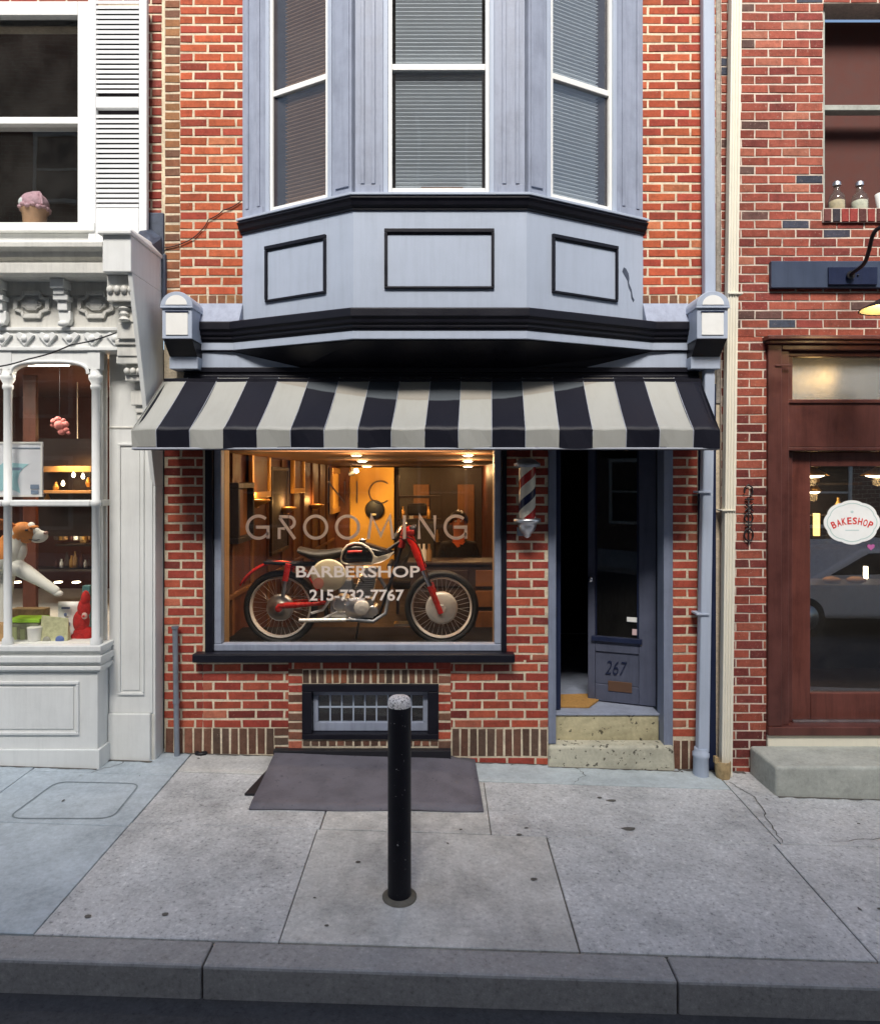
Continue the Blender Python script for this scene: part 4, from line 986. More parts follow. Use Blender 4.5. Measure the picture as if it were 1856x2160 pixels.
# ---- thin cable across the white shop and the brick
for pts, r_, lab in (([P(-30, 776, 4.40), P(60, 757, 4.43), P(150, 727, 4.47), P(246, 701, 4.555)], .0048, 'thin dark cable strung across the white carved frieze'), ([P(345, 522, 4.99), P(395, 508, 4.99), P(425, 485, 4.99), P(440, 462, 4.99), P(472, 442, 4.99), P(508, 424, 4.99)], .0035, 'thin dark wire running over the brick beside the bay window')):
    mb = MB(); fine = []
    for a, b in zip(pts, pts[1:]):
        for t in range(6): fine.append(Vector(a).lerp(Vector(b), t / 6) + Vector((0, 0, -.010 * math.sin(math.pi * t / 6))))
    mb.tube(fine + [Vector(pts[-1])], r_, 6); o = mb.build('cable', ['iron']); tag(o, lab, 'cable')
# ---- rubber sheet over the cellar hatch
HT = thing('cellar_hatch', 'black edged cellar hatch under the grey rubber sheet', 'cellar hatch', (-.55, -.05, .02)); LH = Local(HT)
a, b = X(578, 4.97), X(951, 4.97)
mb = MB(); mb.box(a, b, -.055, -.001, gz(-.5, 0) - .02, .096); LH(mb, 'curb', ['rubberedge'], .004)
q = [G(588, 1603), G(640, 1600), G(600, 1683), G(516, 1681)]
mb = MB(); mb.hexa([(p[0], p[1], p[2] + .006) for p in q], [(p[0], p[1], p[2] + .020) for p in q]); LH(mb, 'side_flap', ['rubberedge'])
cor = [G(583, 1597), G(955, 1604), G(1002, 1613), G(1020, 1716), G(525, 1712)]
mb = MB(); nx_, ny_ = 22, 10
A_, B1, B2, C_, D_ = [Vector(p) for p in cor]
def edge_top(s): 
    return A_.lerp(B1, s / .885) if s < .885 else B1.lerp(B2, (s - .885) / .115)
vs = []
for j in range(ny_ + 1):
    for i in range(nx_ + 1):
        s, t = i / nx_, j / ny_; p = edge_top(s).lerp(D_.lerp(C_, s), t)
        h = .026 + (1 - t) ** 1.5 * .030 * (1 if s < .9 else .4) + .003 * math.sin(s * 17 + t * 3) * t + .003 * math.sin(s * 9 + 1) * math.sin(t * 8)
        if t == 1: p.y += .006 * math.sin(s * 12); h -= .010
        vs.append((p.x, p.y, gz(p.x, p.y) + h))
fs = [(j * (nx_ + 1) + i, j * (nx_ + 1) + i + 1, (j + 1) * (nx_ + 1) + i + 1, (j + 1) * (nx_ + 1) + i) for j in range(ny_) for i in range(nx_)]
mb.add(vs, fs, 0, True); o = mb.build('rubber_sheet', ['rubber']); md = o.modifiers.new('s', 'SOLIDIFY'); md.thickness = .012; md.offset = -1
tag(o, 'scuffed grey rubber sheet lying on the pavement over the cellar hatch', 'mat')
q = [onz(1163, 1493, .312), onz(1239, 1494, .312), onz(1260, 1479, .312), onz(1240, 1467, .312), onz(1166, 1469, .312)]
mb = MB(); mb.hexa([(p[0] + .012, p[1] + .0, .3105) for p in q], [(p[0] + .012, p[1], .328) for p in q]); o = mb.build('doormat', ['coir'], bevel=.004); tag(o, 'orange brown coir doormat on the threshold of the open door', 'doormat')
# ---- bollard
bc = (X(842.5, 3.4), -1.6, 0); zb_ = gz(bc[0], bc[1])
BO = thing('bollard', 'black steel bollard with a scuffed white worn top by the kerb', 'bollard', (bc[0], bc[1], zb_)); LB2 = Local(BO)
M['bollard'] = paint('chipped_black_bollard_paint', (.008, .008, .012), .5, .3, 9, 0, .2, chips=(.42, .42, .44), chipamt=.328, spec=.2)
M['bolltop'] = paint('worn_white_bollard_top', (.62, .61, .62), .6, .15, 22, 0, .4, chips=(.03, .03, .035), chipamt=.44)
mb = MB(); mb.lathe([(.0575, zb_ - .05), (.0575, .928)], bc, 'z', 36); LB2(mb, 'post', ['bollard'])
mb = MB(); mb.lathe([(.0575, .9285), (.0575, .945), (.054, .962), (.045, .972), (.025, .977), (.001, .978)], bc, 'z', 36); LB2(mb, 'cap', ['bolltop'])
mb = MB(); mb.lathe([(.085, zb_ - .01), (.085, zb_ + .012), (.07, zb_ + .02), (.058, zb_ + .021)], bc, 'z', 32); LB2(mb, 'base_collar', ['joint'])
# ---- sign board, gooseneck lamp, iron ornament, stickers on the bakery
mb = MB(); mb.box(X(1624, 4.97), 3.72, -.05, -.013, 3.425, 3.618); SB = mb.build('sign_board', [paint('slate_sign_paint', (.045, .062, .105), .45, .2, 3, .1, .1)], bevel=.004); tag(SB, 'plain slate blue board fixed on the brick above the mahogany door', 'sign board')
GL = thing('gooseneck_lamp', 'black gooseneck wall lamp with a lit cream lined shade above the bakery door', 'wall lamp', (X(1795, 4.95), -.05, 3.5)); LG = Local(GL)
mb = MB(); mb.box(X(1747, 4.94), X(1850, 4.94), -.066, -.0505, Z(600, 4.94), Z(563, 4.94)); LG(mb, 'back_plate', ['navy'], .003)
pp = [P(1792, 581, 4.93), P(1800, 574, 4.88), P(1822, 556, 4.75), P(1832, 530, 4.65), P(1840, 498, 4.55), P(1850, 483, 4.50), P(1866, 479, 4.46), P(1880, 492, 4.44), P(1884, 530, 4.44), P(1884, 600, 4.44)]
sm = []
for i in range(len(pp) - 1):
    p0, p1, p2, p3 = [Vector(pp[max(0, min(len(pp) - 1, i + k_))]) for k_ in (-1, 0, 1, 2)]
    for t in range(6):
        t /= 6; sm.append(.5 * ((2 * p1) + (p2 - p0) * t + (2 * p0 - 5 * p1 + 4 * p2 - p3) * t * t + (3 * p1 - p0 - 3 * p2 + p3) * t ** 3))
mb = MB(); mb.tube(sm + [Vector(pp[-1])], .0135, 10); mb.lathe([(.03, 0), (.028, .012), (.016, .02)], (pp[0][0], pp[0][1] - .02, pp[0][2]), 'y', 14)
mb.ball((pp[0][0] + .03, -.07, pp[0][2] + .004), .007, 6); mb.ball((pp[0][0] + .06, -.07, pp[0][2] + .004), .007, 6); LG(mb, 'arm', ['iron'])
ls = pp[-1]
mb = MB(); mb.lathe([(.028, .03), (.036, .0), (.05, -.05), (.075, -.085), (.13, -.115), (.19, -.148), (.197, -.155), (.188, -.150), (.128, -.121), (.07, -.092), (.03, -.06)], ls, 'z', 36, cap=False); SHD = LG(mb, 'shade', ['iron'])
mb = MB(); mb.lathe([(.186, -.1515), (.127, -.1235), (.069, -.095), (.03, -.065)], ls, 'z', 36, cap=False); LG(mb, 'shade_lining', [plain('cream_lining', (.75, .60, .33), .5)], parent=SHD)
mb = MB(); mb.ball((ls[0], ls[1], ls[2] - .10), (.03, .03, .04), 10); LG(mb, 'bulb', ['bulb'], parent=SHD)
light('gooseneck_bulb', 'POINT', (ls[0], ls[1], ls[2] - .145), 2.5, (1, .72, .36), GL, .03)
# wrought iron ornament
mb = MB(); xo_, yo_ = X(1578, 4.98), -.028
def zz(v): return Z(v, 4.98)
def xx(u): return X(u, 4.98)
mb.tube([(xx(1569), yo_, zz(1040)), (xx(1570), yo_, zz(1028)), (xx(1577), yo_, zz(1022)), (xx(1585), yo_, zz(1028)), (xx(1586), yo_, zz(1040)), (xx(1580), yo_, zz(1046))], .006, 8)
mb.tube([(xx(1570), yo_, zz(1053)), (xx(1588), yo_, zz(1053))], .006, 8)
mb.tube([(xx(1570), yo_, zz(1062)), (xx(1588), yo_, zz(1078))], .005, 8); mb.tube([(xx(1588), yo_, zz(1062)), (xx(1570), yo_, zz(1078))], .005, 8)
mb.tube([(xx(1578) + .030 * math.cos(i * .524), yo_, zz(1092) + .034 * math.sin(i * .524)) for i in range(12)], .0055, 8, closed=True)
mb.tube([(xx(1571), yo_, zz(1108)), (xx(1585), yo_, zz(1108))], .0055, 8)
mb.tube([(xx(1578) + .032 * math.cos(i * .449), yo_, zz(1128) + .045 * math.sin(i * .449)) for i in range(14)], .006, 8, closed=True); mb.tube([(xx(1578), yo_, zz(1108)), (xx(1578), yo_, zz(1146))], .005, 8)
mb.tube([(xx(1578), -.012, zz(1050)), (xx(1578), yo_, zz(1050)), (xx(1578), yo_, zz(1110))], .0045, 8)
o = mb.build('iron_ornament', ['iron']); tag(o, 'small wrought iron scroll ornament hung on the dark brick beside the cream downspout', 'ornament')
# bakery sign on the door glass
scx, scz, sy = X(1798, 5.1), Z(1102, 5.1), .1065
def scallop(rx, rz, n=96):
    r = []
    for i in range(n):
        a = 2 * math.pi * i / n; q = 1 + .055 * abs(math.cos(4 * a)) ** .7 - .03
        r.append((scx + rx * q * math.cos(a), scz + rz * q * math.sin(a)))
    return r
SG = thing('bakeshop_sign', 'white scalloped oval sign reading BAKESHOP on the bakery door glass', 'sign', (scx, .1, scz)); LS = Local(SG)
mb = MB(); mb.prism(scallop(.205, .160), sy - .001, sy, 'y'); LS(mb, 'plate', [plain('sign_white', (.82, .84, .83), .4)])
mb = MB(); pts = scallop(.180, .138); ribbon(mb, pts + [pts[0]], .005, sy - .0015, .0006); LS(mb, 'border_line', [plain('sign_teal', (.42, .58, .55), .5)])
import bpy as _b
for i, ch in enumerate('BAKESHOP'):
    a = R(90 + (3.5 - i) * 7.2); rr = .32; px_, pz_ = scx + rr * math.cos(a) * 1.0, scz - rr + .012 + rr * math.sin(a)
    o = text_obj('letter', ch, .1, 'red', (0, 0, 0), SG, .002, .0006, 0, .031, .052); o.location = Vector((px_, sy - .002, pz_)) - wloc(SG); o.rotation_euler = (R(90), 0, 0); o.rotation_euler.rotate_axis('Z', a - R(90))
mb = MB(); mb.box(scx - .05, scx + .05, sy - .0020, sy - .0012, scz - .062, scz - .055); mb.ball((scx, sy - .001, scz + .078), (.012, .001, .010), 6); LS(mb, 'small_mark', [plain('sign_teal2', (.5, .62, .62), .5)])
hx, hz = X(1838, 5.1), Z(1154, 5.1)
mb = MB(); hp = [(hx + .0017 * 16 * math.sin(t) ** 3, hz + .0017 * (13 * math.cos(t) - 5 * math.cos(2 * t) - 2 * math.cos(3 * t) - math.cos(4 * t))) for t in [2 * math.pi * i / 36 for i in range(36)]]
mb.prism(hp, sy - .001, sy, 'y'); o = mb.build('heart_sticker', [plain('pink_vinyl', (.45, .12, .32), .5)]); tag(o, 'small pink heart sticker on the bakery door glass below the sign', 'sticker')
# bottles in the upstairs window
for i, (u, du, lab) in enumerate(((1764, 34, 'rounded clear glass jar of pale sweets, left one on the brick sill'), (1812, 34, 'rounded clear glass jar of pale sweets, right one on the brick sill'))):
    cx, y_, z0 = X(u, 5.08), .075, 4.0085; r = .058
    J = thing('glass_jar', lab, 'jar', (cx, y_, z0), 'jars in the upstairs bakery window'); LJ = Local(J)
    mb = MB(); mb.lathe([(r * .85, z0), (r, z0 + .02), (r, z0 + .09), (r * .85, z0 + .13), (r * .42, z0 + .155), (r * .36, z0 + .20)], (cx, y_, 0), 'z', 20); LJ(mb, 'body', ['jar'])
    mb = MB(); mb.lathe([(r * .8, z0 + .004), (r * .9, z0 + .02), (r * .9, z0 + .085), (r * .3, z0 + .10)], (cx, y_, 0), 'z', 16); LJ(mb, 'contents', [plain('pale_sweets', (.55, .42, .28) if i == 0 else (.6, .55, .45), .7, 0, .5)])
    mb = MB(); mb.lathe([(r * .5, z0 + .2), (r * .5, z0 + .225), (r * .15, z0 + .24)], (cx, y_, 0), 'z', 16); LJ(mb, 'lid', ['alu'])
cx = X(1862, 5.08); mb = MB(); mb.lathe([(.036, 4.0085), (.055, 4.15), (.05, 4.15), (.033, 4.02)], (cx, .075, 0), 'z', 20); o = mb.build('paper_cup', ['panelwhite']); tag(o, 'white paper cup beside the jars on the upstairs sill', 'cup')
# pendant lamps and loaves in the bakery
for i, (u, v, d, lab) in enumerate(((1712, 1003, 7.0, 'lit pendant lamp at the left edge of the bakery door glass'), (1852, 1003, 7.0, 'lit pendant lamp above the BAKESHOP sign behind the glass'), (1716, 1037, 7.7, 'small far pendant lamp low at the left of the bakery glass'))):
    c = P(u, v, d); k_ = .16 if i < 2 else .09
    L_ = thing('pendant_lamp', lab, 'pendant lamp', c, 'pendant lamps in the bakery'); LL_ = Local(L_)
    mb = MB(); mb.lathe([(.02, .10), (.035, .08), (k_ * .6, .045), (k_, 0), (k_ * .97, .0), (k_ * .55, .038)], c, 'z', 20, cap=False); mb.tube([(c[0], c[1], c[2] + .09), (c[0], c[1], 2.95)], .006, 6); LL_(mb, 'lamp_shade', ['gold'])
    mb = MB(); mb.ball((c[0], c[1], c[2] + .006), (k_ * .75, k_ * .75, .03), 8); LL_(mb, 'bulb', ['bulb'])
    light('pendant_bulb', 'POINT', (c[0], c[1], c[2] - .06), 2.0, (1, .62, .26), L_, .05)
for i, (u, v, r, lab) in enumerate(((1754, 1244, .07, 'round golden loaf at the left of the bakery counter'), (1806, 1246, .075, 'round golden loaf right of the other loaf on the counter'))):
    c = P(u, v, 6.6); c = (c[0], c[1], 1.05 + .03)
    mb = MB(); mb.ball(c, (r * 1.2, r, .034), 10); o = mb.build('bread_loaf', [paint('crust', (.55, .28, .07), .6, .3, 20, 0, .4)]); tag(o, lab, 'bread', 'loaves on the bakery counter')
for i, (u, v0_, v1_, lab) in enumerate(((1722, 1083, 1130, 'orange lit glass tube lamp at the left of the bakery glass'), (1826, 1195, 1228, 'small pale lit tube lamp above the loaves'))):
    a, b = P(u, v0_, 7.2), P(u, v1_, 7.2); mb = MB(); mb.tube([b, a], .032 if i == 0 else .02, 12); o = mb.build('tube_lamp', ['glow' if i == 0 else 'bulb']); tag(o, lab, 'lamp')
for i in range(14):
    x = 2.8 + i * .125; zs = (1.31, 1.65, 2.01)[i % 3]; h = random.uniform(.12, .22)
    mb = MB(); mb.lathe([(.035, zs), (.038, zs + h * .6), (.016, zs + h * .8), (.015, zs + h)], (x, 2.65, 0), 'z', 12); o = mb.build('shelf_jar', [('jar', 'brass', 'pine')[i % 3]]); tag(o, 'dim jar on the shelves at the back of the bakery', 'jar', 'jars on the back shelves of the bakery')
# ================================================================== window display of the white shop
zs0 = .841
# ice cream cone ornament
c = P(73, 470, 5.25); CN = thing('ice_cream_ornament', 'large pink ice cream cone ornament in the upstairs white window', 'ornament', (c[0], c[1], 3.80)); LI = Local(CN)
z1 = Z(447, 5.25); mb = MB(); mb.lathe([(.055, 3.801), (.062, 3.83), (.085, z1 - .02), (.098, z1), (.10, z1 + .02), (.085, z1 + .022)], (c[0], c[1], 0), 'z', 24); LI(mb, 'cone', [paint('wafer', (.60, .34, .19), .7, .15, 25, 0, .5)])
mb = MB()
for i in range(16):
    a = 2 * math.pi * i / 16; mb.ball((c[0] + .092 * math.cos(a), c[1] + .092 * math.sin(a), z1 + .022 + .006 * math.sin(i * 3)), (.024, .024, .018), 6)
mb.ball((c[0], c[1], z1 + .055), (.103, .10, .092), 14); mb.ball((c[0] - .045, c[1] - .062, z1 + .052), (.040, .030, .040), 8, 1)
for i in range(5):
    mb.tube([(c[0] - .03 + .03 * i, c[1] - .085 + .012 * abs(i - 1.5), z1 + .04), (c[0] - .02 + .025 * i, c[1] - .055, z1 + .11), (c[0] + .01 * i, c[1] - .01, z1 + .148)], .010, 6)
LI(mb, 'scoop', [paint('pink_ice_cream', (.62, .36, .40), .6, .3, 30, 0, .6), M['panelwhite']])
mb = MB(); q = P(135, 474, 5.2); mb.box(q[0] - .085, q[0] + .055, q[1] - .04, q[1] + .04, 3.801, 3.83); mb.box(q[0] - .05, q[0] + .03, q[1] - .03, q[1] + .03, 3.8305, 3.84); o = mb.build('blue_box', [plain('cobalt_card', (.02, .02, .42), .5)], bevel=.004); tag(o, 'flat cobalt blue box on the upstairs white window sill', 'box')
# leaping dog figure
dd = 4.92
def dp(u, v, y=0): p = P(u, v, dd); return (p[0], p[1] + y, p[2])
def dr(px_): return px_ * dd / F
sv = [dp(-70, 1235), dp(-20, 1190), dp(22, 1165), dp(32, 1138), dp(42, 1122), dp(58, 1122), dp(70, 1127), dp(78, 1130),      # 0-7 spine to muzzle
      dp(30, 1190, -.03), dp(62, 1206, -.035), dp(94, 1226, -.035), dp(116, 1240, -.035), dp(132, 1250, -.035),                # 8-12 near foreleg reaching out
      dp(10, 1195, .035), dp(6, 1250, .035), dp(2, 1310, .035), dp(12, 1352, .035), dp(20, 1355, .03),                          # 13-17 far foreleg down
      dp(-95, 1262, -.04), dp(-130, 1300, -.04), dp(-100, 1330, -.04), dp(-118, 1357, -.04), dp(-100, 1358, -.04),              # 18-22 hind leg
      dp(-100, 1258, .04), dp(-150, 1290, .04), dp(-130, 1325, .04), dp(-145, 1356, .04), dp(-130, 1358, .04),
      dp(-110, 1215), dp(-150, 1180), dp(-175, 1140)]
se = [(0, 1), (1, 2), (2, 3), (3, 4), (4, 5), (5, 6), (6, 7), (2, 8), (8, 9), (9, 10), (10, 11), (11, 12), (2, 13), (13, 14), (14, 15), (15, 16), (16, 17), (0, 18), (18, 19), (19, 20), (20, 21), (21, 22), (0, 23), (23, 24), (24, 25), (25, 26), (26, 27), (0, 28), (28, 29), (29, 30)]
sr = [27, 34, 33, 24, 24, 22, 15, 10, 22, 17, 12, 10.5, 9, 18, 14, 10, 9, 7, 18, 11, 8, 7, 5, 18, 11, 8, 7, 5, 9, 6, 3]
vs, fs = skin(sv, se, [dr(r) for r in sr], 2)
DG = thing('dog_figure', 'orange and white leaping dog figure with one foreleg stretched out in the shop window', 'dog figure', dp(-40, 1358)); LDg = Local(DG)
mb = MB(); mis = []
for f in fs:
    cx, cy, cz_ = [sum(vs[i][k_] for i in f) / len(f) for k_ in range(3)]
    u, v = U0 + cx * F / (cy + 5), V0 + (EYE - cz_) * F / (cy + 5)
    o_ = (28 < u < 78 and v < 1138 and not (u > 62 and v < 1104 and u < 70)) or (-30 < u < 14 and 1130 < v < 1180) or (-120 < u < -40 and v < 1215)
    mis.append(1 if o_ else 0)
mb.addm(vs, fs, mis)
def blob(u, v, ru, rv, ry, y=0.0, mi=0, n=10): p = dp(u, v, y); mb.ball(p, (dr(ru), ry, dr(rv)), n, mi)
blob(48, 1122, 25, 21, .058, 0, 1, 14); blob(56, 1132, 19, 14, .055, 0, 1); blob(83, 1131, 18, 12.5, .036, 0, 0, 12); blob(74, 1123, 13, 10, .034, 0, 0); blob(66, 1112, 8, 11, .030, 0, 0); blob(80, 1139, 15, 6, .028, 0, 0)
blob(72, 1112, 6, 4, .05, 0, 1); blob(38, 1160, 18, 26, .052, 0, 0); blob(26, 1190, 24, 26, .06, 0, 0); blob(128, 1250, 11, 6.5, .024, -.035, 0); blob(4, 1164, 16, 12, .062, -.006, 1)
o = LDg(mb, 'body', [plain('white_dog_coat', (.74, .73, .66), .7), paint('orange_dog_coat', (.58, .21, .045), .7, .25, 30, 0, .3)])
mb = MB()
e = [dp(40, 1106, -.05), dp(28, 1096, -.066), dp(10, 1093, -.08), dp(-6, 1098, -.085), dp(-4, 1110, -.08), dp(14, 1116, -.072), dp(34, 1122, -.06)]
mb.hexa(e, [(p[0], p[1] + .018, p[2]) for p in e]); LDg(mb, 'ear', [paint('orange_ear', (.50, .16, .035), .7, .25, 30, 0, .3)], .006, parent=None)
mb = MB(); mb.ball(dp(66, 1117, -.056), (.011, .008, .008), 8); LDg(mb, 'eye', ['iron'])
mb = MB(); mb.ball(dp(98, 1124, -.006), (.013, .022, .013), 8); LDg(mb, 'nose', [plain('pinkish_nose', (.45, .30, .26), .4)])
mb = MB(); mb.tube([dp(68, 1137, -.040), dp(82, 1139, -.034), dp(96, 1135, -.016)], .0035, 6); LDg(mb, 'mouth', ['iron'])
# poster hanging in the window
p0, p1 = P(-6, 1048, 4.80), P(90, 932, 4.80)
PO = thing('poster', 'white framed poster with a pale teal figure hanging in the white shop window', 'poster', (p0[0], p0[1], p0[2])); LPo = Local(PO)
mb = MB(); mb.box(p0[0] - .06, p1[0], -.20, -.192, p0[2], p1[2]); LPo(mb, 'sheet', [plain('poster_white', (.74, .76, .82), .5)])
mb = MB(); mb.box(p1[0] - .012, p1[0], -.206, -.2005, p0[2], p1[2]); mb.box(p0[0] - .06, p1[0] - .0125, -.206, -.2005, p1[2] - .012, p1[2]); mb.box(p0[0] - .06, p1[0] - .0125, -.206, -.2005, p0[2], p0[2] + .012); LPo(mb, 'frame', ['panelwhite'])
tl = [(-6, 985), (8, 975), (25, 976), (60, 979), (48, 988), (40, 998), (36, 1015), (42, 1040), (20, 1030), (0, 1036), (-6, 1020)]
mb = MB(); mb.prism([(X(u, 4.795), Z(v, 4.795)) for u, v in tl], -.2035, -.2005, 'y'); LPo(mb, 'teal_figure', [plain('pale_teal', (.36, .62, .68), .6)])
mb = MB()
for u, v, w, h in ((26, 986, 20, 6), (64, 1022, 18, 9), (65, 1034, 16, 8)): a, b = P(u, v + h, 4.795), P(u + w, v, 4.795); mb.box(a[0], b[0], -.2055, -.2036, a[2], b[2])
mb.box(X(24, 4.795), X(84, 4.795), -.2045, -.2005, Z(946, 4.795), Z(944, 4.795)); LPo(mb, 'grey_marks', [plain('slate_ink', (.20, .27, .38), .6)])
# pink hanging toy
c = P(126, 897, 5.0); PT = thing('pink_toy', 'small pink soft toy hanging in the arched shop window', 'toy', c); LT = Local(PT)
mb = MB()
for du, dv, r in ((0, 0, 11), (-12, -8, 7), (12, -2, 7), (-4, -12, 7), (14, 10, 6), (4, 14, 7), (18, 16, 4), (-15, 0, 4), (8, -10, 5)): p = P(126 + du, 897 + dv, 5.0); mb.ball(p, r * 5 / F, 8)
LT(mb, 'body', [paint('pink_plush', (.60, .20, .18), .9, .3, 30, 0, .6)]); mb = MB(); mb.tube([c, (c[0], c[1], 2.95)], .002, 5); LT(mb, 'string', ['iron'])
# packages
def pack(name, lab, cat, u0, u1, v0, v1, d, cols, th=.09, z0=zs0):
    a, b = X(u0, d), X(u1, d); zt_ = Z(v0, d); y = d - 5
    T = thing(name, lab, cat, ((a + b) / 2, y, z0)); L_ = Local(T)
    return T, L_, a, b, y, z0, zt_
T, L_, a, b, y, z0, z1 = pack('snack_tub', 'green lidded clear snack tub at the dog figure\'s feet', 'tub', 18, 84, 1305, 1360, 4.86, 0)
mb = MB(); mb.box(a + .01, b - .01, y, y + .12, z0, z1 - .03); L_(mb, 'tub', [paint('mottled_snacks', (.22, .23, .15), .4, .6, 35, 0, .2)], .012); mb = MB(); mb.box(a, b, y - .006, y + .126, z1 - .0295, z1); L_(mb, 'lid', [plain('lime_lid', (.33, .60, .04), .4)], .006)
mb = MB(); mb.box(a + .02, a + .06, y - .004, y - .0005, z0 + .02, z1 - .06); mb.box(a + .085, a + .115, y - .004, y - .0005, z0 + .015, z1 - .075); L_(mb, 'tub_label', [plain('olive_card', (.35, .40, .20), .5)])
T, L_, a, b, y, z0, z1 = pack('snack_pouch', 'pale yellow printed snack pouch leaning right of the green tub', 'pouch', 84, 145, 1300, 1360, 4.83, 0)
mb = MB(); mb.hexa([(a, y - .02, z0), (b, y - .02, z0), (b, y + .05, z0), (a, y + .05, z0)], [(a - .005, y + .03, z1), (b - .02, y + .03, z1 - .02), (b - .02, y + .036, z1 - .02), (a - .005, y + .036, z1)]); L_(mb, 'pouch', [paint('yellowed_film', (.55, .55, .33), .35, .35, 28, 0, .3)], .006)
mb = MB(); mb.ball((a + .05, y - .004, z0 + .07), (.03, .012, .035), 8); mb.ball((b - .06, y - .004, z0 + .08), (.032, .012, .03), 8, 1); mb.ball((b - .035, y - .008, z0 + .045), (.02, .01, .018), 8, 1); L_(mb, 'pouch_print', [plain('grey_print', (.3, .3, .25), .5), plain('blue_print', (.10, .16, .42), .5)])
T, L_, a, b, y, z0, z1 = pack('paper_tub', 'small white paper tub in front of the green lidded tub', 'tub', 50, 79, 1326, 1361, 4.78, 0)
mb = MB(); mb.lathe([(.038, z0), (.048, z1)], ((a + b) / 2, y + .05, 0), 'z', 20); L_(mb, 'tub', ['panelwhite']); mb = MB(); mb.lathe([(.0432, z0 + .05), (.0452, z0 + .07)], ((a + b) / 2, y + .05, 0), 'z', 20); L_(mb, 'tub_band', [plain('navy_band', (.05, .07, .3), .5)])
T, L_, a, b, y, z0, z1 = pack('leaflet', 'white printed leaflet standing curled behind the snack pouch', 'leaflet', 113, 158, 1272, 1358, 4.95, 0)
mb = MB(); n_ = 8; vs = []
for j in range(n_ + 1):
    t = j / n_; vs += [(a - .0 + .0 * t + .03 * (1 - t), y + .06 * t, z0 + (z1 - z0) * t), (b + .01 - .03 * (1 - t) , y + .06 * t + .03 * t * t, z0 + (z1 - z0) * (t * .98))]
mb.add(vs, [(2 * j, 2 * j + 1, 2 * j + 3, 2 * j + 2) for j in range(n_)], 0, True); o = L_(mb, 'sheet', ['panelwhite']); md = o.modifiers.new('s', 'SOLIDIFY'); md.thickness = .002
mb = MB(); mb.box(a + .04, a + .10, y + .030, y + .036, z1 - .05, z1 - .035); mb.ball((a + .07, y + .028, z1 - .09), (.012, .003, .014), 6); mb.box(a + .055, a + .105, y + .02, y + .026, z1 - .17, z1 - .145); L_(mb, 'print', [plain('ink_print', (.15, .19, .33), .6)])
T, L_, a, b, y, z0, z1 = pack('red_plush', 'red plush figure at the right end of the shop window', 'plush toy', 152, 190, 1255, 1358, 4.88, 0)
mb = MB(); cx = (a + b) / 2
for du, dv, rx, rz in ((0, 88, 20, 24), (-2, 50, 17, 26), (4, 22, 13, 22), (7, 2, 8, 18), (-14, 92, 12, 16), (12, 80, 12, 20)): p = P(172 + du, 1262 + dv, 4.92); mb.ball((p[0], y + .05, max(p[2], z0 + rz * 4.9 / F)), (rx * 4.9 / F, .045, rz * 4.9 / F), 9)
L_(mb, 'body', [paint('red_plush_cloth', (.48, .018, .016), .9, .5, 25, 0, .8)]); p = P(174, 1301, 4.85)
mb = MB(); mb.ball((p[0], y - .002, p[2]), (.020, .016, .024), 8); L_(mb, 'face', [plain('pale_face', (.6, .38, .34), .8)]); mb = MB(); mb.ball((p[0], y - .014, p[2]), (.010, .008, .010), 6); L_(mb, 'button', ['red'])
mb = MB(); a, b = X(-20, 4.80), X(12, 4.80); mb.box(a, b, -.19, -.10, zs0, Z(1318, 4.8)); o = mb.build('treat_carton', [paint('tan_carton', (.55, .34, .16), .6, .25, 18, 0, .2)], bevel=.006); tag(o, 'tan carton at the left end of the shop window sill', 'carton')
mb = MB(); a, b = X(54, 4.78), X(93, 4.78); mb.lathe([(.062, zs0), (.066, zs0 + .018), (.05, zs0 + .02)], ((a + b) / 2 + .01, -.165, 0), 'z', 20); o = mb.build('red_dish', ['red']); tag(o, 'flat red dish on the white shop window sill', 'dish')
mb = MB(); a, b = X(28, 5.15), X(98, 5.15); mb.box(a, b, .12, .20, zs0, Z(1283, 5.15)); o = mb.build('display_box', [paint('brown_card', (.30, .21, .10), .7, .5, 22, 0, .2)], bevel=.004); tag(o, 'long brown display box behind the green tub', 'box')
mb = MB(); a, b = X(176, 5.3), X(192, 5.3); mb.box(a, b, .28, .33, zs0, Z(1235, 5.3)); o = mb.build('teal_book', [plain('teal_card', (.10, .25, .27), .6)], bevel=.003); tag(o, 'teal card standing behind the red plush figure', 'card')
# lamps inside the white shop
c = P(163, 1120, 6.4); HL = thing('hanging_lamp', 'small lit hanging lamp with a star shaped glow in the white shop', 'pendant lamp', c); LHl = Local(HL)
mb = MB(); mb.lathe([(.012, .07), (.03, .03), (.055, 0), (.05, 0), (.02, .02)], c, 'z', 14, cap=False); LHl(mb, 'lamp_shade', ['panelwhite']); mb = MB(); mb.ball((c[0], c[1], c[2] + .004), (.045, .045, .02), 8); LHl(mb, 'bulb', ['bulb'])
mb = MB(); mb.tube([(c[0], c[1], c[2] + .06), (c[0], c[1], 2.95)], .005, 6); LHl(mb, 'cord', ['panelwhite']); mb = MB(); mb.box(c[0] - .03, c[0] + .035, c[1] + .1, c[1] + .14, c[2] - .12, c[2] - .04); o = mb.build('amber_box', ['pine'], bevel=.004); tag(o, 'amber box on the dark shelf under the hanging lamp', 'box')
mb = MB(); mb.box(X(120, 6.4), X(205, 6.4), 1.38, 1.6, c[2] - .14, c[2] - .121); mb.box(X(50, 6.4), X(200, 6.4), 1.38, 1.6, Z(1205, 6.4), Z(1200, 6.4)); LW(mb, 'dark_shelf', ['darkwood'])
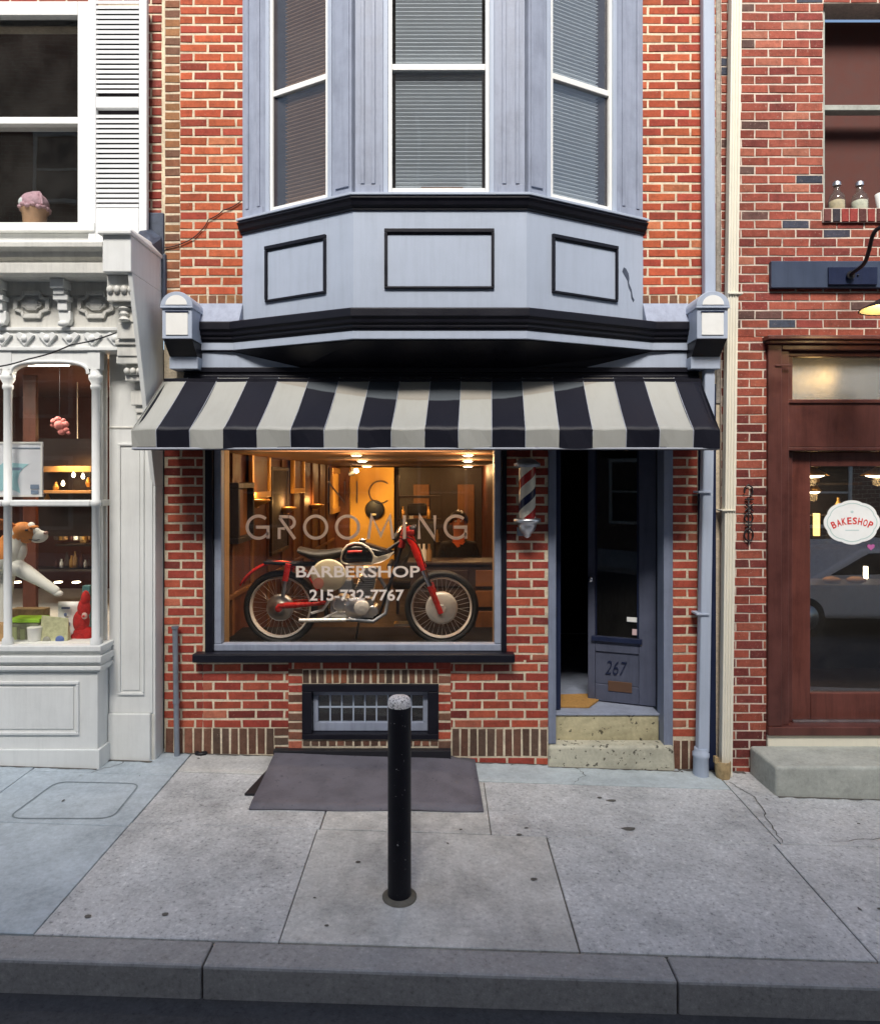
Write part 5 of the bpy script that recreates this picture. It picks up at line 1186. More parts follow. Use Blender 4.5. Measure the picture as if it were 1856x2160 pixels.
for i, (u, lab) in enumerate(((36, 'small lit puck lamp leftmost of three under the shelf'), (123, 'small lit puck lamp between the other two under the shelf'), (161, 'small lit puck lamp rightmost of three under the shelf'))):
    c = P(u, 1229, 6.2); mb = MB(); mb.lathe([(.032, .008), (.034, 0), (.012, -.004)], c, 'z', 14); o = mb.build('puck_lamp', ['bulb']); tag(o, lab, 'lamp', 'puck lamps under the white shop shelf')
for i, (u, v, kind, lab) in enumerate(((118, 1025, 'gold', 'small golden ornament, left on the lit shop shelf'), (133, 1018, 'bulb', 'bright glass ornament glowing on the lit shop shelf'), (155, 1000, 'bulb', 'small bulb at the left of the lit shelf edge'), (175, 1003, 'bulb', 'small bulb at the right of the lit shelf edge'), (187, 1015, 'gold', 'tall golden ornament at the right of the lit shelf'), (100, 1050, 'gold', 'amber block ornament below the lit shelf'))):
    c = P(u, v, 5.85); mb = MB(); k_ = .55 if kind == 'bulb' else 1; mb.lathe([(.012 * k_, -.05 * k_), (.022 * k_, -.03 * k_), (.026 * k_, -.01 * k_), (.012 * k_, .02 * k_), (.008 * k_, .035 * k_)], c, 'z', 12); o = mb.build('shelf_ornament', [kind]); tag(o, lab, 'ornament', 'ornaments on the lit shop shelf')

rs2 = random.Random(5)
for i in range(16):
    u = 112 + (i % 8) * 10.5 + rs2.uniform(-2, 2); vb = (1140, 1199)[i // 8]; c = P(u, vb, 6.4); h, r_ = rs2.uniform(.06, .16), rs2.uniform(.014, .026)
    mb = MB(); mb.lathe([(r_, 0), (r_ * 1.05, h * .6), (r_ * .45, h * .8), (r_ * .45, h)], (c[0], 1.45, c[2] - (.0 if i < 8 else .0)), 'z', 10)
    o = mb.build('sweet_jar', [('jar', 'gold', 'pine', 'darkred', 'panelwhite')[i % 5]]); tag(o, 'small dim sweet jar on the dark shelves inside the white shop', 'jar', 'sweet jars on the dark shelves of the white shop')

c = P(151, 756, 4.93); DL_ = thing('dome_fixture', 'small white and black dome fixture under the arch of the shop window', 'light fixture', c); Ld_ = Local(DL_)
mb = MB(); mb.lathe([(.03, .05), (.045, .03), (.045, .0)], c, 'z', 16); mb.tube([(c[0], c[1], c[2] + .05), (c[0], c[1], 2.95)], .008, 6); Ld_(mb, 'housing', ['iron']); mb = MB(); mb.ball((c[0], c[1], c[2]), (.040, .04, .022), 8); Ld_(mb, 'dome', ['panelwhite'])
mb = MB(); mb.box(X(888, 4.60), X(976, 4.60), -.425, -.412, 3.972, 3.992); o = mb.build('wooden_slat', ['wood'], bevel=.003); tag(o, 'short brown wooden slat lying in the middle bay window', 'slat')
# ================================================================== inside the barbershop
# ---- motorcycle
MC = thing('motorcycle', 'vintage red and black motorcycle with cream tank trim on the display platform', 'motorcycle', (X(760, 5.6), .6, .706)); LM = Local(MC)
def q(u, v, dy=0.0): return (X(u, 5.6), .6 + dy, Z(v, 5.6))
def qr(p): return p * 5.6 / F
rw = (X(592.5, 5.6), .6, .706 + .302); fw = (X(931.5, 5.6), .6, .706 + .300)
def wheel(c, hub_front):
    mb = MB(); n, k_ = 56, 12; maj, mi_ = .2745, .0265
    vs = []
    for i in range(n):
        a = 2 * math.pi * i / n
        for j in range(k_):
            b = 2 * math.pi * j / k_; r = maj + mi_ * math.cos(b); vs.append((c[0] + r * math.cos(a), c[1] + .044 * math.sin(b), c[2] + r * math.sin(a)))
    fs = [(i * k_ + j, i * k_ + (j + 1) % k_, ((i + 1) % n) * k_ + (j + 1) % k_, ((i + 1) % n) * k_ + j) for i in range(n) for j in range(k_)]
    W = LM(mb.add(vs, fs, 0, True), 'wheel', ['tyre'])
    mb = MB(); mb.lathe([(.243, -.036), (.249, -.033), (.249, -.026), (.236, -.012), (.236, .012), (.249, .026), (.249, .033), (.243, .036), (.240, .028), (.231, .010), (.231, -.010), (.240, -.028), (.243, -.036)], c, 'y', 56, cap=False); LM(mb, 'rim', [plain('bright_rim', (.86, .83, .80), .4, .2)], parent=W)
    mb = MB()
    for i in range(36):
        a = 2 * math.pi * i / 36; s = 1 if i % 2 else -1; a2 = a + (.35 if (i // 2) % 2 else -.35)
        mb.tube([(c[0] + .05 * math.cos(a2), c[1] + .035 * s, c[2] + .05 * math.sin(a2)), (c[0] + .23 * math.cos(a), c[1] + .004 * s, c[2] + .23 * math.sin(a))], .0016, 5, cap=False)
    LM(mb, 'spokes', ['brass' if 0 else 'alu'], parent=W)
    mb = MB()
    if hub_front: mb.lathe([(.02, -.075), (.11, -.070), (.127, -.058), (.130, -.03), (.125, .03), (.06, .05)], c, 'y', 40); mb.lathe([(.03, -.082), (.036, -.0755)], c, 'y', 20)
    else:
        mb.lathe([(.03, -.062), (.050, -.060), (.052, -.052), (.088, -.050), (.105, -.045), (.110, -.02), (.10, .03), (.05, .06)], c, 'y', 36)
    LM(mb, 'brake_drum', ['drum'] if hub_front else ['alu'], parent=W)
wheel(rw, False); wheel(fw, True)
def fender(name, c, r, a0, a1, w, mat, th=.004):
    mb = MB(); n = 30; k_ = 8; vs = []
    for i in range(n + 1):
        a = R(a0 + (a1 - a0) * i / n)
        for j in range(k_ + 1):
            b = math.pi * (j / k_ - .5); rr = r + w * .42 * math.cos(b)
            vs.append((c[0] + rr * math.cos(a), c[1] + w * math.sin(b), c[2] + rr * math.sin(a)))
    mb.add(vs, [(i * (k_ + 1) + j, i * (k_ + 1) + j + 1, (i + 1) * (k_ + 1) + j + 1, (i + 1) * (k_ + 1) + j) for i in range(n) for j in range(k_)], 0, True)
    o = LM(mb, name, [mat]); md = o.modifiers.new('s', 'SOLIDIFY'); md.thickness = th; return o
fender('rear_fender', (X(588, 5.6), .6, rw[2] + .02), .335, 20, 152, .055, 'red')
mb = MB(); mb.tube([q(613, 1187, -.085), q(606, 1222, -.085)], .024, 14); mb.tube([q(613, 1187, .085), q(606, 1222, .085)], .024, 14); SHK = LM(mb, 'shock_absorber', ['red'])
mb = MB(); mb.tube([q(606, 1222, -.085), q(602, 1255, -.085)], .017, 10); mb.tube([q(606, 1222, .085), q(602, 1255, .085)], .017, 10); LM(mb, 'shock_spring', ['steel'], parent=SHK)
mb = MB()
for s in (-.07, .07): mb.tube([q(590, 1276, s), q(610, 1274, s), q(668, 1271, s), q(690, 1268, s)], [.020, .026, .016, .016], 10)
mb.lathe([(.012, -.09), (.028, -.088), (.028, -.06)], rw, 'y', 14); LM(mb, 'swingarm', ['red'])
mb = MB()
for s in (-.05, .05): mb.tube([q(848, 1140, 0), q(800, 1172, s), q(720, 1185, s), q(650, 1190, s), q(560, 1185, s)], .014, 10); mb.tube([q(848, 1150, 0), q(820, 1240, s), q(800, 1300, s), q(690, 1305, s), q(680, 1200, s)], .014, 10)
LM(mb, 'frame', ['black'])
# seat
mb = MB(); vs = []; n = 14; k_ = 12
for i in range(n + 1):
    t = i / n; u = 632 + (735 - 632) * t; zc_ = Z(1166 + 10 * math.sin(math.pi * min(1, t * 1.2)) - 6 * (1 - t), 5.6); w = .11 * (1 - .45 * t); h = .040 * math.sin(math.pi * (.12 + .76 * t)) + .012
    for j in range(k_): b = 2 * math.pi * j / k_; vs.append((X(u, 5.6), .6 + w * math.cos(b), zc_ + h * math.sin(b)))
mb.add(vs, [(i * k_ + j, i * k_ + (j + 1) % k_, (i + 1) * k_ + (j + 1) % k_, (i + 1) * k_ + j) for i in range(n) for j in range(k_)], 0, True); mb.add(vs[:k_], [tuple(range(k_))]); mb.add(vs[-k_:], [tuple(range(k_))]); LM(mb, 'seat', ['leather'])
# tank
secs = [(721, 1183, 1166, .05), (726, 1186, 1154, .09), (736, 1187, 1146, .115), (752, 1187, 1142, .125), (770, 1187, 1143, .13), (788, 1186, 1148, .125), (804, 1183, 1154, .105), (818, 1178, 1158, .075), (832, 1168, 1161, .03)]
mb = MB(); k_ = 20; vs = []
for u, vb, vt, w in secs:
    zb2, zt2 = Z(vb, 5.6), Z(vt, 5.6)
    for j in range(k_):
        b = 2 * math.pi * j / k_; cb, sb_ = math.cos(b), math.sin(b); e = .75
        vs.append((X(u, 5.6), .6 + w * math.copysign(abs(cb) ** e, cb), (zb2 + zt2) / 2 + (zt2 - zb2) / 2 * math.copysign(abs(sb_) ** e, sb_)))
mb.add(vs, [(i * k_ + j, i * k_ + (j + 1) % k_, (i + 1) * k_ + (j + 1) % k_, (i + 1) * k_ + j) for i in range(len(secs) - 1) for j in range(k_)], 0, True); mb.add(vs[:k_], [tuple(range(k_))]); mb.add(vs[-k_:], [tuple(range(k_))])
TK = LM(mb, 'fuel_tank', ['tank'])
def ty(u):
    for (a, b) in zip(secs, secs[1:]):
        if a[0] <= u <= b[0]: return -(a[3] + (b[3] - a[3]) * (u - a[0]) / (b[0] - a[0]))
    return -.1
tp = [(786, 1186), (760, 1187), (735, 1187), (724, 1184), (722, 1176), (727, 1160), (736, 1148), (750, 1143), (766, 1144), (780, 1151), (789, 1163), (792, 1172)]
mb = MB(); mb.tube([q(u, v, ty(u) * (1.0 if 1150 < v < 1182 else .80) - .006) for u, v in tp], .0085, 8); LM(mb, 'tank_trim', ['creamtrim'], parent=TK)
f = [(786, 1187), (792, 1168), (800, 1172), (814, 1168), (832, 1163), (822, 1176), (804, 1184)]
mb = MB(); mb.hexa([q(u, v, ty(u) - .012) for u, v in f], [q(u, v, ty(u) + .02) for u, v in f]); LM(mb, 'tank_flash', ['creamtrim'], parent=TK)
mb = MB(); mb.tube([q(738, 1161, ty(738) - .004), q(752, 1160, ty(752) - .006), q(767, 1160, ty(767) - .004)], .010, 8); LM(mb, 'tank_stripe', ['red'], parent=TK)
mb = MB(); c = q(765, 1140); mb.lathe([(.02, -.02), (.03, .0), (.03, .012), (.01, .018)], c, 'z', 14); LM(mb, 'filler_cap', ['chrome'], parent=TK)
mb = MB()
for pts in ([q(840, 1122, -.34), q(868, 1150, -.20), q(850, 1190, -.06), q(800, 1255, -.10)], [q(842, 1120, -.30), q(880, 1140, -.22), q(900, 1200, -.12), q(918, 1262, -.10)], [q(770, 1225, -.10), q(745, 1200, -.06), q(735, 1190, -.02)], [q(842, 1120, .30), q(872, 1160, .1), q(820, 1200, .05)]):
    sm2 = []
    for i in range(len(pts) - 1):
        p0, p1, p2, p3 = [Vector(pts[max(0, min(len(pts) - 1, i + k2))]) for k2 in (-1, 0, 1, 2)]
        for t in range(6): t /= 6; sm2.append(.5 * ((2 * p1) + (p2 - p0) * t + (2 * p0 - 5 * p1 + 4 * p2 - p3) * t * t + (3 * p1 - p0 - 3 * p2 + p3) * t ** 3))
    mb.tube(sm2 + [Vector(pts[-1])], .0045, 6)
LM(mb, 'control_cables', ['tyre'])
# number plate oval
mb = MB(); c = q(699, 1209, -.13); mb.lathe([(.02, .012), (.12, .010), (.135, .004), (.138, -.002), (.12, -.008), (.004, -.010)], (0, 0, 0), 'y', 40); mb.v = [(c[0] + v[0] * 1.02, c[1] + v[1], c[2] + v[2] * .94) for v in mb.v]; NP = LM(mb, 'number_plate', ['plate'])
mb = MB(); c2 = q(678, 1225, -.145); mb.lathe([(.022, .003), (.042, .002), (.044, -.002), (.005, -.003)], c2, 'y', 20, smooth=False); LM(mb, 'pink_patch', [plain('pink_decal', (.58, .22, .17), .5)], parent=NP)
# fork, yoke, bars
for s in (-.085, .085):
    mb = MB(); mb.tube([q(930, 1290, s), q(907, 1233, s)], [.022, .025], 12); mb.tube([q(893, 1200, s), q(866, 1136, s), q(858, 1112, s)], [.025, .025, .022], 12); FK = LM(mb, 'fork_leg', ['red'])
    mb = MB(); mb.tube([q(907, 1233, s), q(893, 1200, s)], .021, 12); LM(mb, 'fork_stanchion', ['chrome'], parent=FK)
mb = MB(); c = q(862, 1122); mb.box(c[0] - .05, c[0] + .05, .49, .71, c[2] - .02, c[2] + .02); c = q(850, 1150); mb.tube([q(846, 1155), q(856, 1112)], .03, 12); LM(mb, 'fork_yoke', [plain('dark_red_enamel', (.25, .016, .014), .35)], .008)
mb = MB(); mb.tube([q(842, 1120, -.36), q(848, 1108, -.26), q(856, 1104, -.08), q(856, 1104, .08), q(848, 1108, .26), q(842, 1120, .36)], .011, 10); HB_ = LM(mb, 'handlebar', ['chrome'])
mb = MB()
for s in (-1, 1): mb.tube([q(842, 1120, .36 * s), q(838, 1126, .44 * s)], .016, 10)
LM(mb, 'grip', ['tyre'], parent=HB_)
mb = MB(); c = q(872, 1118); mb.lathe([(.01, -.04), (.03, -.035), (.045, .0), (.048, .02), (.02, .025)], c, 'x', 20); LM(mb, 'headlamp', ['black'])
# engine
mb = MB()
c = q(752, 1278); mb.lathe([(.03, -.13), (.075, -.125), (.09, -.11), (.095, .10), (.05, .12)], c, 'y', 28); c = q(722, 1272); mb.lathe([(.03, -.11), (.06, -.105), (.07, -.09), (.07, .09), (.03, .10)], c, 'y', 24)
mb.box(X(700, 5.6), X(790, 5.6), .52, .68, Z(1300, 5.6), Z(1262, 5.6)); c = q(788, 1285); mb.lathe([(.02, -.09), (.045, -.085), (.05, .06), (.02, .08)], c, 'y', 20); EN = LM(mb, 'engine', ['alu'], .008)
mb = MB()
for i in range(11):
    t = i / 10; c = q(766 + 12 * t, 1256 - 44 * t); w_ = .078 - .012 * t; mb.box(c[0] - w_, c[0] + w_, .51, .69, c[2] - .0035, c[2] + .0035)
c0, c1 = q(766, 1258), q(780, 1208); mb.tube([c0, c1], .05, 14); mb.box(q(781, 1206)[0] - .06, q(781, 1206)[0] + .06, .53, .67, Z(1206, 5.6), Z(1196, 5.6)); LM(mb, 'cylinder_fins', ['alu'], parent=EN)
mb = MB(); c = q(767, 1276, -.135); mb.lathe([(.02, -.012), (.05, -.006), (.062, .002), (.062, .02)], c, 'y', 28); LM(mb, 'clutch_cover', ['drum'], parent=EN)
mb = MB()
for i in range(9):
    a = 6.283 * i / 9; c = q(752, 1278, -.122); mb.ball((c[0] + .084 * math.cos(a), c[1], c[2] + .084 * math.sin(a)), .006, 5)
for i in range(5):
    a = 6.283 * i / 5; c = q(722, 1272, -.104); mb.ball((c[0] + .055 * math.cos(a), c[1], c[2] + .055 * math.sin(a)), .005, 5)
LM(mb, 'cover_bolts', ['chrome'], parent=EN)
mb = MB(); c = q(733, 1232); mb.box(c[0] - .06, c[0] + .05, .5, .62, c[2] - .06, c[2] + .05); mb.tube([q(735, 1235), q(762, 1238)], .025, 10); LM(mb, 'carburettor', ['steel'], .012, parent=EN)
mb = MB(); mb.tube([q(700, 1260, -.10), q(685, 1282, -.10), q(662, 1288, -.11)], .012, 8); mb.tube([q(716, 1285, -.10), q(684, 1300, -.12)], .010, 8); LM(mb, 'foot_lever', ['alu'], parent=EN)
mb = MB(); mb.tube([q(638, 1302, -.13), q(645, 1302, -.13), q(700, 1301.5, -.13), q(734, 1301, -.13)], .0165, 12); EX = LM(mb, 'exhaust_pipe', [plain('bright_silencer', (.82, .82, .80), .25, .4)])
mb = MB(); mb.tube([q(734, 1301, -.13), q(742, 1301, -.13)], .010, 10); mb.tube([q(742, 1301, -.12), q(790, 1306, -.10), q(815, 1290, -.08), q(822, 1250, -.05), q(800, 1215, -.03)], .016, 10); LM(mb, 'exhaust_header', ['steel'], parent=EX)
mb = MB(); mb.tube([q(592, 1262, .08), q(720, 1262, .08)], .006, 6); mb.tube([q(592, 1290, .08), q(720, 1290, .08)], .006, 6); LM(mb, 'drive_chain', ['steel'])
mb = MB(); mb.tube([q(757, 1312, .05), q(757, 1300, .02)], .010, 8); mb.tube([(X(757, 5.6), .64, Z(1305, 5.6)), (X(745, 5.6), .80, .708)], .009, 8); LM(mb, 'kick_stand', ['steel'])
# ---- ceiling lamps
for i, (u, v) in enumerate(((752, 957), (764, 970), (774, 982), (987, 957), (987, 970), (987, 982))):
    d = (CZ - EYE) * F / (V0 - v); c = (X(u, d), d - 5, CZ - .002); rad = 9.5 * d / F
    T = thing('ceiling_light', ('nearest', 'middle', 'farthest')[i % 3] + ' recessed ceiling light in the ' + ('left' if i < 3 else 'right') + ' row behind the display window', 'ceiling light', c, 'recessed ceiling lights in the barbershop'); L_ = Local(T)
    mb = MB(); mb.lathe([(rad, -.002), (rad * 1.25, -.012), (rad * 1.3, 0), (rad, 0)], c, 'z', 24, cap=False); L_(mb, 'trim_ring', ['panelwhite'])
    mb = MB(); mb.lathe([(rad * .98, -.014), (rad * .9, -.02), (.004, -.022)], c, 'z', 24); L_(mb, 'diffuser', ['bulbw'])
    light('ceiling_bulb', 'POINT', (c[0], c[1], CZ - .09), (4.5, 5.5, 4.5)[i % 3] * (1.5 if i > 2 else 1), (1, .58, .24), T, .06)
c = P(752, 993, 10.8); T = thing('track_spotlight', 'black spotlight aimed at the ochre wall under the left ceiling lights', 'spotlight', (c[0], c[1], CZ)); L_ = Local(T)
mb = MB(); mb.tube([(c[0] - .12, c[1], c[2] - .06), (c[0] - .02, c[1], c[2] - .01)], [.03, .045], 14); mb.tube([(c[0] - .07, c[1], c[2] - .03), (c[0] - .07, c[1], CZ)], .008, 6); L_(mb, 'housing', ['iron']); mb = MB(); mb.tube([(c[0] - .018, c[1], c[2] - .009), (c[0] + .022, c[1], c[2] + .012)], [.038, .03], 12); L_(mb, 'lamp_face', ['bulbw'])
# ---- round wall disc
c = (X(790, 11.96), 6.965, Z(1075, 11.96)); T = thing('wall_disc', 'round black disc with a pale smear hanging on the lit ochre wall', 'wall decoration', c); L_ = Local(T)
mb = MB(); mb.lathe([(.005, -.02), (.15, -.02), (.167, -.012), (.167, .03)], c, 'y', 32); L_(mb, 'disc', ['iron']); mb = MB(); mb.ball((c[0] - .015, c[1] - .022, c[2] - .085), (.05, .006, .02), 8); L_(mb, 'pale_smear', ['plate'])
# ---- frames and mirrors on the left wall
def wallpic(name, lab, cat, u0, u1, v0, v1, fm, im, th=.035, fwid=.05, xw=-1.772):
    da, db = xw * F / (u0 - U0), xw * F / (u1 - U0); dm = (da + db) / 2; z1, z0 = Z(v0, dm), Z(v1, dm); ya, yb2 = da - 5, db - 5
    T = thing(name, lab, cat, (xw, (ya + yb2) / 2, z0), 'frames along the orange barbershop wall'); L_ = Local(T)
    mb = MB(); mb.box(xw, xw + th, ya, yb2, z1 - fwid, z1); mb.box(xw, xw + th, ya, yb2, z0, z0 + fwid); mb.box(xw, xw + th, ya, ya + fwid, z0 + fwid, z1 - fwid); mb.box(xw, xw + th, yb2 - fwid, yb2, z0 + fwid, z1 - fwid); L_(mb, 'frame', [fm], .006)
    mb = MB(); mb.box(xw + .001, xw + th * .45, ya + fwid, yb2 - fwid, z0 + fwid, z1 - fwid); L_(mb, 'panel', [im])
wallpic('picture_frame', 'black box frame nearest the window on the orange wall', 'frame', 478, 514, 1018, 1142, 'iron', 'wood', .10, .05)
wallpic('wall_mirror', 'tall golden mirror second from the window on the orange wall', 'mirror', 524, 564, 930, 1050, 'gold', 'wood', .04, .06)
wallpic('picture_frame', 'tall dark panel beside the golden mirror on the orange wall', 'frame', 568, 605, 985, 1165, 'darkwood', 'dark', .03, .04)
wallpic('wall_mirror', 'narrow golden mirror third from the window on the orange wall', 'mirror', 612, 636, 940, 1040, 'gold', 'wood', .05, .06)
wallpic('wall_mirror', 'narrow far golden mirror nearest the ochre wall', 'mirror', 695, 724, 988, 1080, 'gold', 'ochre', .05, .09)
c = (-1.73, X(1, 1) * 0 + 1.45, Z(1060, 6.4)); mb = MB(); mb.lathe([(.02, -.05), (.05, -.03), (.12, .0), (.14, .02), (.13, .03)], c, 'z', 20); mb.box(-1.772, -1.70, c[1] - .03, c[1] + .03, c[2] - .05, c[2] - .02); o = mb.build('wall_sconce', [M['gold']]); tag(o, 'golden bowl sconce under the first golden mirror', 'sconce')
light('sconce_lamp', 'POINT', (c[0] + .02, c[1], c[2] + .08), 2.2, (1, .52, .16), o, .04); bpy.data.objects['sconce_lamp'].location = (c[0] + .02, c[1], c[2] + .08)
for yy_, vv_, lab in ((2.75, 1075, 'added golden bowl sconce under the third golden mirror'), (4.6, 1068, 'far added golden bowl sconce near the ochre wall')):  # extra sconces added for warm spots of light along the wall
    c = (-1.73, yy_, Z(vv_, 5 + yy_)); mb = MB(); mb.lathe([(.02, -.05), (.05, -.03), (.10, .0), (.12, .02), (.11, .03)], c, 'z', 20); mb.box(-1.772, -1.70, c[1] - .03, c[1] + .03, c[2] - .05, c[2] - .02); o = mb.build('wall_sconce', [M['gold']]); tag(o, lab, 'sconce'); l_ = light('sconce_lamp', 'POINT', (0, 0, 0), 1.8, (1, .52, .16), None, .04); l_.parent = o; l_.location = (c[0] + .03, c[1], c[2] + .09)  # this wall sconce and its lamp are both added
# ---- counter, shelving, barber chair, stool
mb = MB(); x0, x1 = X(868, 7.0), .74; mb.box(x0, x1, 1.72, 1.80, .312, Z(1192, 6.7)); mb.box(x0 - .03, x1, 1.69, 2.1, Z(1192, 6.7) + .0005, Z(1186, 6.7)); RC = mb.build('reception_counter', ['darkwood'], bevel=.006); tag(RC, 'dark wooden reception counter in front of the seated person', 'counter')
mb = MB()
for i in range(4): mb.box(X(1000, 7) + .0, x1 - .02, 1.695, 1.7195, .40 + i * .2, .56 + i * .2)
mb.build('drawer_front', ['wood'], RC, .006); mb = MB()
for i in range(4): mb.box(X(882, 7), X(985, 7), 1.70, 1.7195, .40 + i * .2, .56 + i * .2)
mb.build('drawer_front', ['darkwood'], RC, .006)
for i, (u, v, lab) in enumerate(((884, 1130, 'small pale bottle left on the reception counter'), (894, 1126, 'small pale bottle second from left on the reception counter'), (905, 1134, 'small amber bottle on the reception counter'))):
    z0 = Z(1186, 6.7) + .001; cx = X(u, 6.75); mb = MB(); mb.lathe([(.026, z0), (.028, z0 + .10), (.012, z0 + .13), (.012, z0 + .17)], (cx, 1.78, 0), 'z', 12); o = mb.build('bottle', ['panelwhite' if i < 2 else 'pine']); tag(o, lab, 'bottle', 'bottles on the reception counter')
BC = thing('barber_chair', 'black leather barber chair on a chrome base behind the motorcycle', 'barber chair', (-.28, 3.0, .31)); LBc = Local(BC)
mb = MB(); mb.box(-.54, -.02, 2.75, 3.25, .80, .92); LBc(mb, 'seat', ['leather'], .04, seg=3); mb = MB(); mb.hexa([(-.52, 3.2, .9), (-.04, 3.2, .9), (-.04, 3.3, .9), (-.52, 3.3, .9)], [(-.50, 3.36, 1.55), (-.06, 3.36, 1.55), (-.06, 3.46, 1.55), (-.50, 3.46, 1.55)]); LBc(mb, 'backrest', ['leather'], .04, seg=3)
mb = MB(); mb.box(-.40, -.16, 3.40, 3.48, 1.60, 1.75); LBc(mb, 'headrest', ['leather'], .03, seg=3); mb = MB(); mb.box(-.60, -.545, 2.78, 3.25, 1.02, 1.09); mb.box(-.015, .04, 2.78, 3.25, 1.02, 1.09); LBc(mb, 'armrest', ['leather'], .02)
mb = MB(); mb.lathe([(.26, .312), (.26, .34), (.06, .36), (.06, .80)], (-.28, 3.0, 0), 'z', 28); mb.box(-.50, -.06, 2.45, 2.6, .45, .48); LBc(mb, 'pedestal', ['chrome'])
SS = thing('shop_shelving', 'dark shelf unit with small bottles behind the counter', 'shelf', (X(860, 9), 3.9, .31)); LSs = Local(SS)
mb = MB(); a, b = X(842, 9), X(930, 9)
for z in (1.2, 1.5, 1.8): mb.box(a, b, 3.85, 4.1, z, z + .03)
mb.box(a - .03, a, 3.85, 4.1, .312, 2.1); mb.box(b, b + .03, 3.85, 4.1, .312, 2.1); LSs(mb, 'shelf_frame', ['darkwood'])
for i in range(9):
    x = a + .05 + (b - a - .1) * (i % 5) / 4.0; z = (1.23, 1.53)[i // 5]; mb = MB(); mb.lathe([(.028, z), (.03, z + .1), (.012, z + .13), (.012, z + .16)], (x, 3.95, 0), 'z', 10); o = mb.build('tonic_bottle', [('panelwhite', 'pine', 'gold')[i % 3]]); tag(o, 'tiny tonic bottle on the dark shelf unit', 'bottle', 'tonic bottles on the shelf unit')
# ---- the person behind the counter
px_, py_ = X(967, 7.5), 2.5
def s_(x, y, z): return (px_ + x, py_ + y, z)
hz = 1.505
def s_(x, y, z): return (px_ + x, py_ + y, z + (.07 if z > .5 else 0))
V_, E_, R_ = [], [], []
def vtx(p, r, par=None):
    V_.append(s_(*p)); R_.append(r); i = len(V_) - 1
    if par is not None: E_.append((par, i))
    return i
pel = vtx((0, 0, .84), .13); sp1 = vtx((0, 0, 1.0), (.145, .10), pel); sp2 = vtx((0, -.01, 1.17), (.165, .105), sp1); nk0 = vtx((0, -.015, 1.30), (.085, .075), sp2); nk = vtx((0, -.02, 1.37), .052, nk0); hd = vtx((0, -.03, 1.44), (.066, .075), nk); hd2 = vtx((0, -.03, 1.53), (.080, .092), hd); hd3 = vtx((0, -.025, 1.60), (.058, .07), hd2)
for s in (-1, 1):
    sh = vtx((.165 * s, 0, 1.25), .062, sp2); el = vtx((.215 * s, -.05, 1.00), .043, sh); wr = vtx((.13 * s, -.27, .965), .030, el); pm_ = vtx((.10 * s, -.34, .96), (.036, .018), wr)
    for k_, (dx, L_, cu_) in enumerate(((-.030, .070, .02), (-.011, .082, .02), (.009, .078, .022), (.028, .062, .02))):
        a_ = vtx((.10 * s + dx, -.34 - L_ * .55, .955), .0095, pm_); vtx((.10 * s + dx, -.34 - L_, .955 - cu_), .008, a_)
    t1 = vtx((.10 * s - .045 * s, -.325, .965), .010, wr); vtx((.10 * s - .060 * s, -.36, .955), .009, t1)
    hp_ = vtx((.09 * s, -.02, .81), .085, pel); kn = vtx((.12 * s, -.42, .82), .062, hp_); an = vtx((.12 * s, -.40, .42), .042, kn); vtx((.12 * s, -.53, .36), .036, an)
vs, fs = skin(V_, E_, R_, 2)
mb = MB(); mis = []
for f in fs:
    c = [sum(vs[i][k_] for i in f) / len(f) for k_ in range(3)]; lx, ly, lz = c[0] - px_, c[1] - py_, c[2] - .07
    neckline = abs(lx) < .06 and ly < -.03 and lz > 1.235 + abs(lx) * .9
    mi_ = 0
    if lz < 1.33 and not (lz > .9 and ly < -.20): mi_ = 1
    if lz < .92 and mi_ == 1: mi_ = 3
    if neckline and lz < 1.335: mi_ = 2
    mis.append(mi_)
mb.addm(vs, fs, mis)
PE = thing('person', 'person in a black top over an orange shirt sitting behind the counter', 'person', s_(0, 0, .31)); LPe = Local(PE)
# face on the same mesh
mb.ball(s_(0, -.125, 1.495), (.013, .02, .026), 7); 
for s in (-1, 1): mb.ball(s_(.082 * s, -.02, 1.505), (.014, .026, .034), 7)
o = LPe(mb, 'body', ['skin', 'shirt', 'undershirt', 'darkwood'])
mb = MB()
for s in (-1, 1): mb.ball(s_(.031 * s, -.112, 1.525), (.013, .009, .008), 8)
LPe(mb, 'eyes', ['panelwhite'])
mb = MB()
for s in (-1, 1): mb.ball(s_(.031 * s, -.1205, 1.525), (.006, .004, .006), 6); mb.tube([s_(.016 * s, -.120, 1.546), s_(.046 * s, -.112, 1.546)], .004, 6)
LPe(mb, 'pupils_and_brows', ['hair'])
mb = MB(); mb.ball(s_(0, -.106, 1.450), (.027, .010, .007), 7); LPe(mb, 'lips', [plain('lips', (.45, .10, .08), .5)])
mb = MB(); vs = []; n1, n2 = 12, 24
for i in range(n1 + 1):
    t = R(100) * i / n1
    for j in range(n2):
        a = 2 * math.pi * j / n2; front = max(0, -math.sin(a)); lim = 1 - .42 * front ** 2
        tt = t * lim; r = 1.06 + .05 * math.sin(7 * a + i)
        vs.append(s_(.098 * r * math.sin(tt) * math.cos(a), -.022 + .115 * r * math.sin(tt) * math.sin(a), 1.515 + .118 * r * math.cos(tt)))
mb.add(vs, [(i * n2 + j, i * n2 + (j + 1) % n2, (i + 1) * n2 + (j + 1) % n2, (i + 1) * n2 + j) for i in range(n1) for j in range(n2)], 0, True); o = LPe(mb, 'hair', ['hair']); md = o.modifiers.new('s', 'SOLIDIFY'); md.thickness = .012
ST = thing('stool', 'plain dark stool under the seated person', 'stool', s_(0, 0, .31)); LSt = Local(ST)
mb = MB(); mb.lathe([(.05, .70), (.19, .705), (.20, .73), (.18, .75), (.02, .752)], s_(0, .02, 0), 'z', 24); LSt(mb, 'seat', ['leather']); mb = MB()
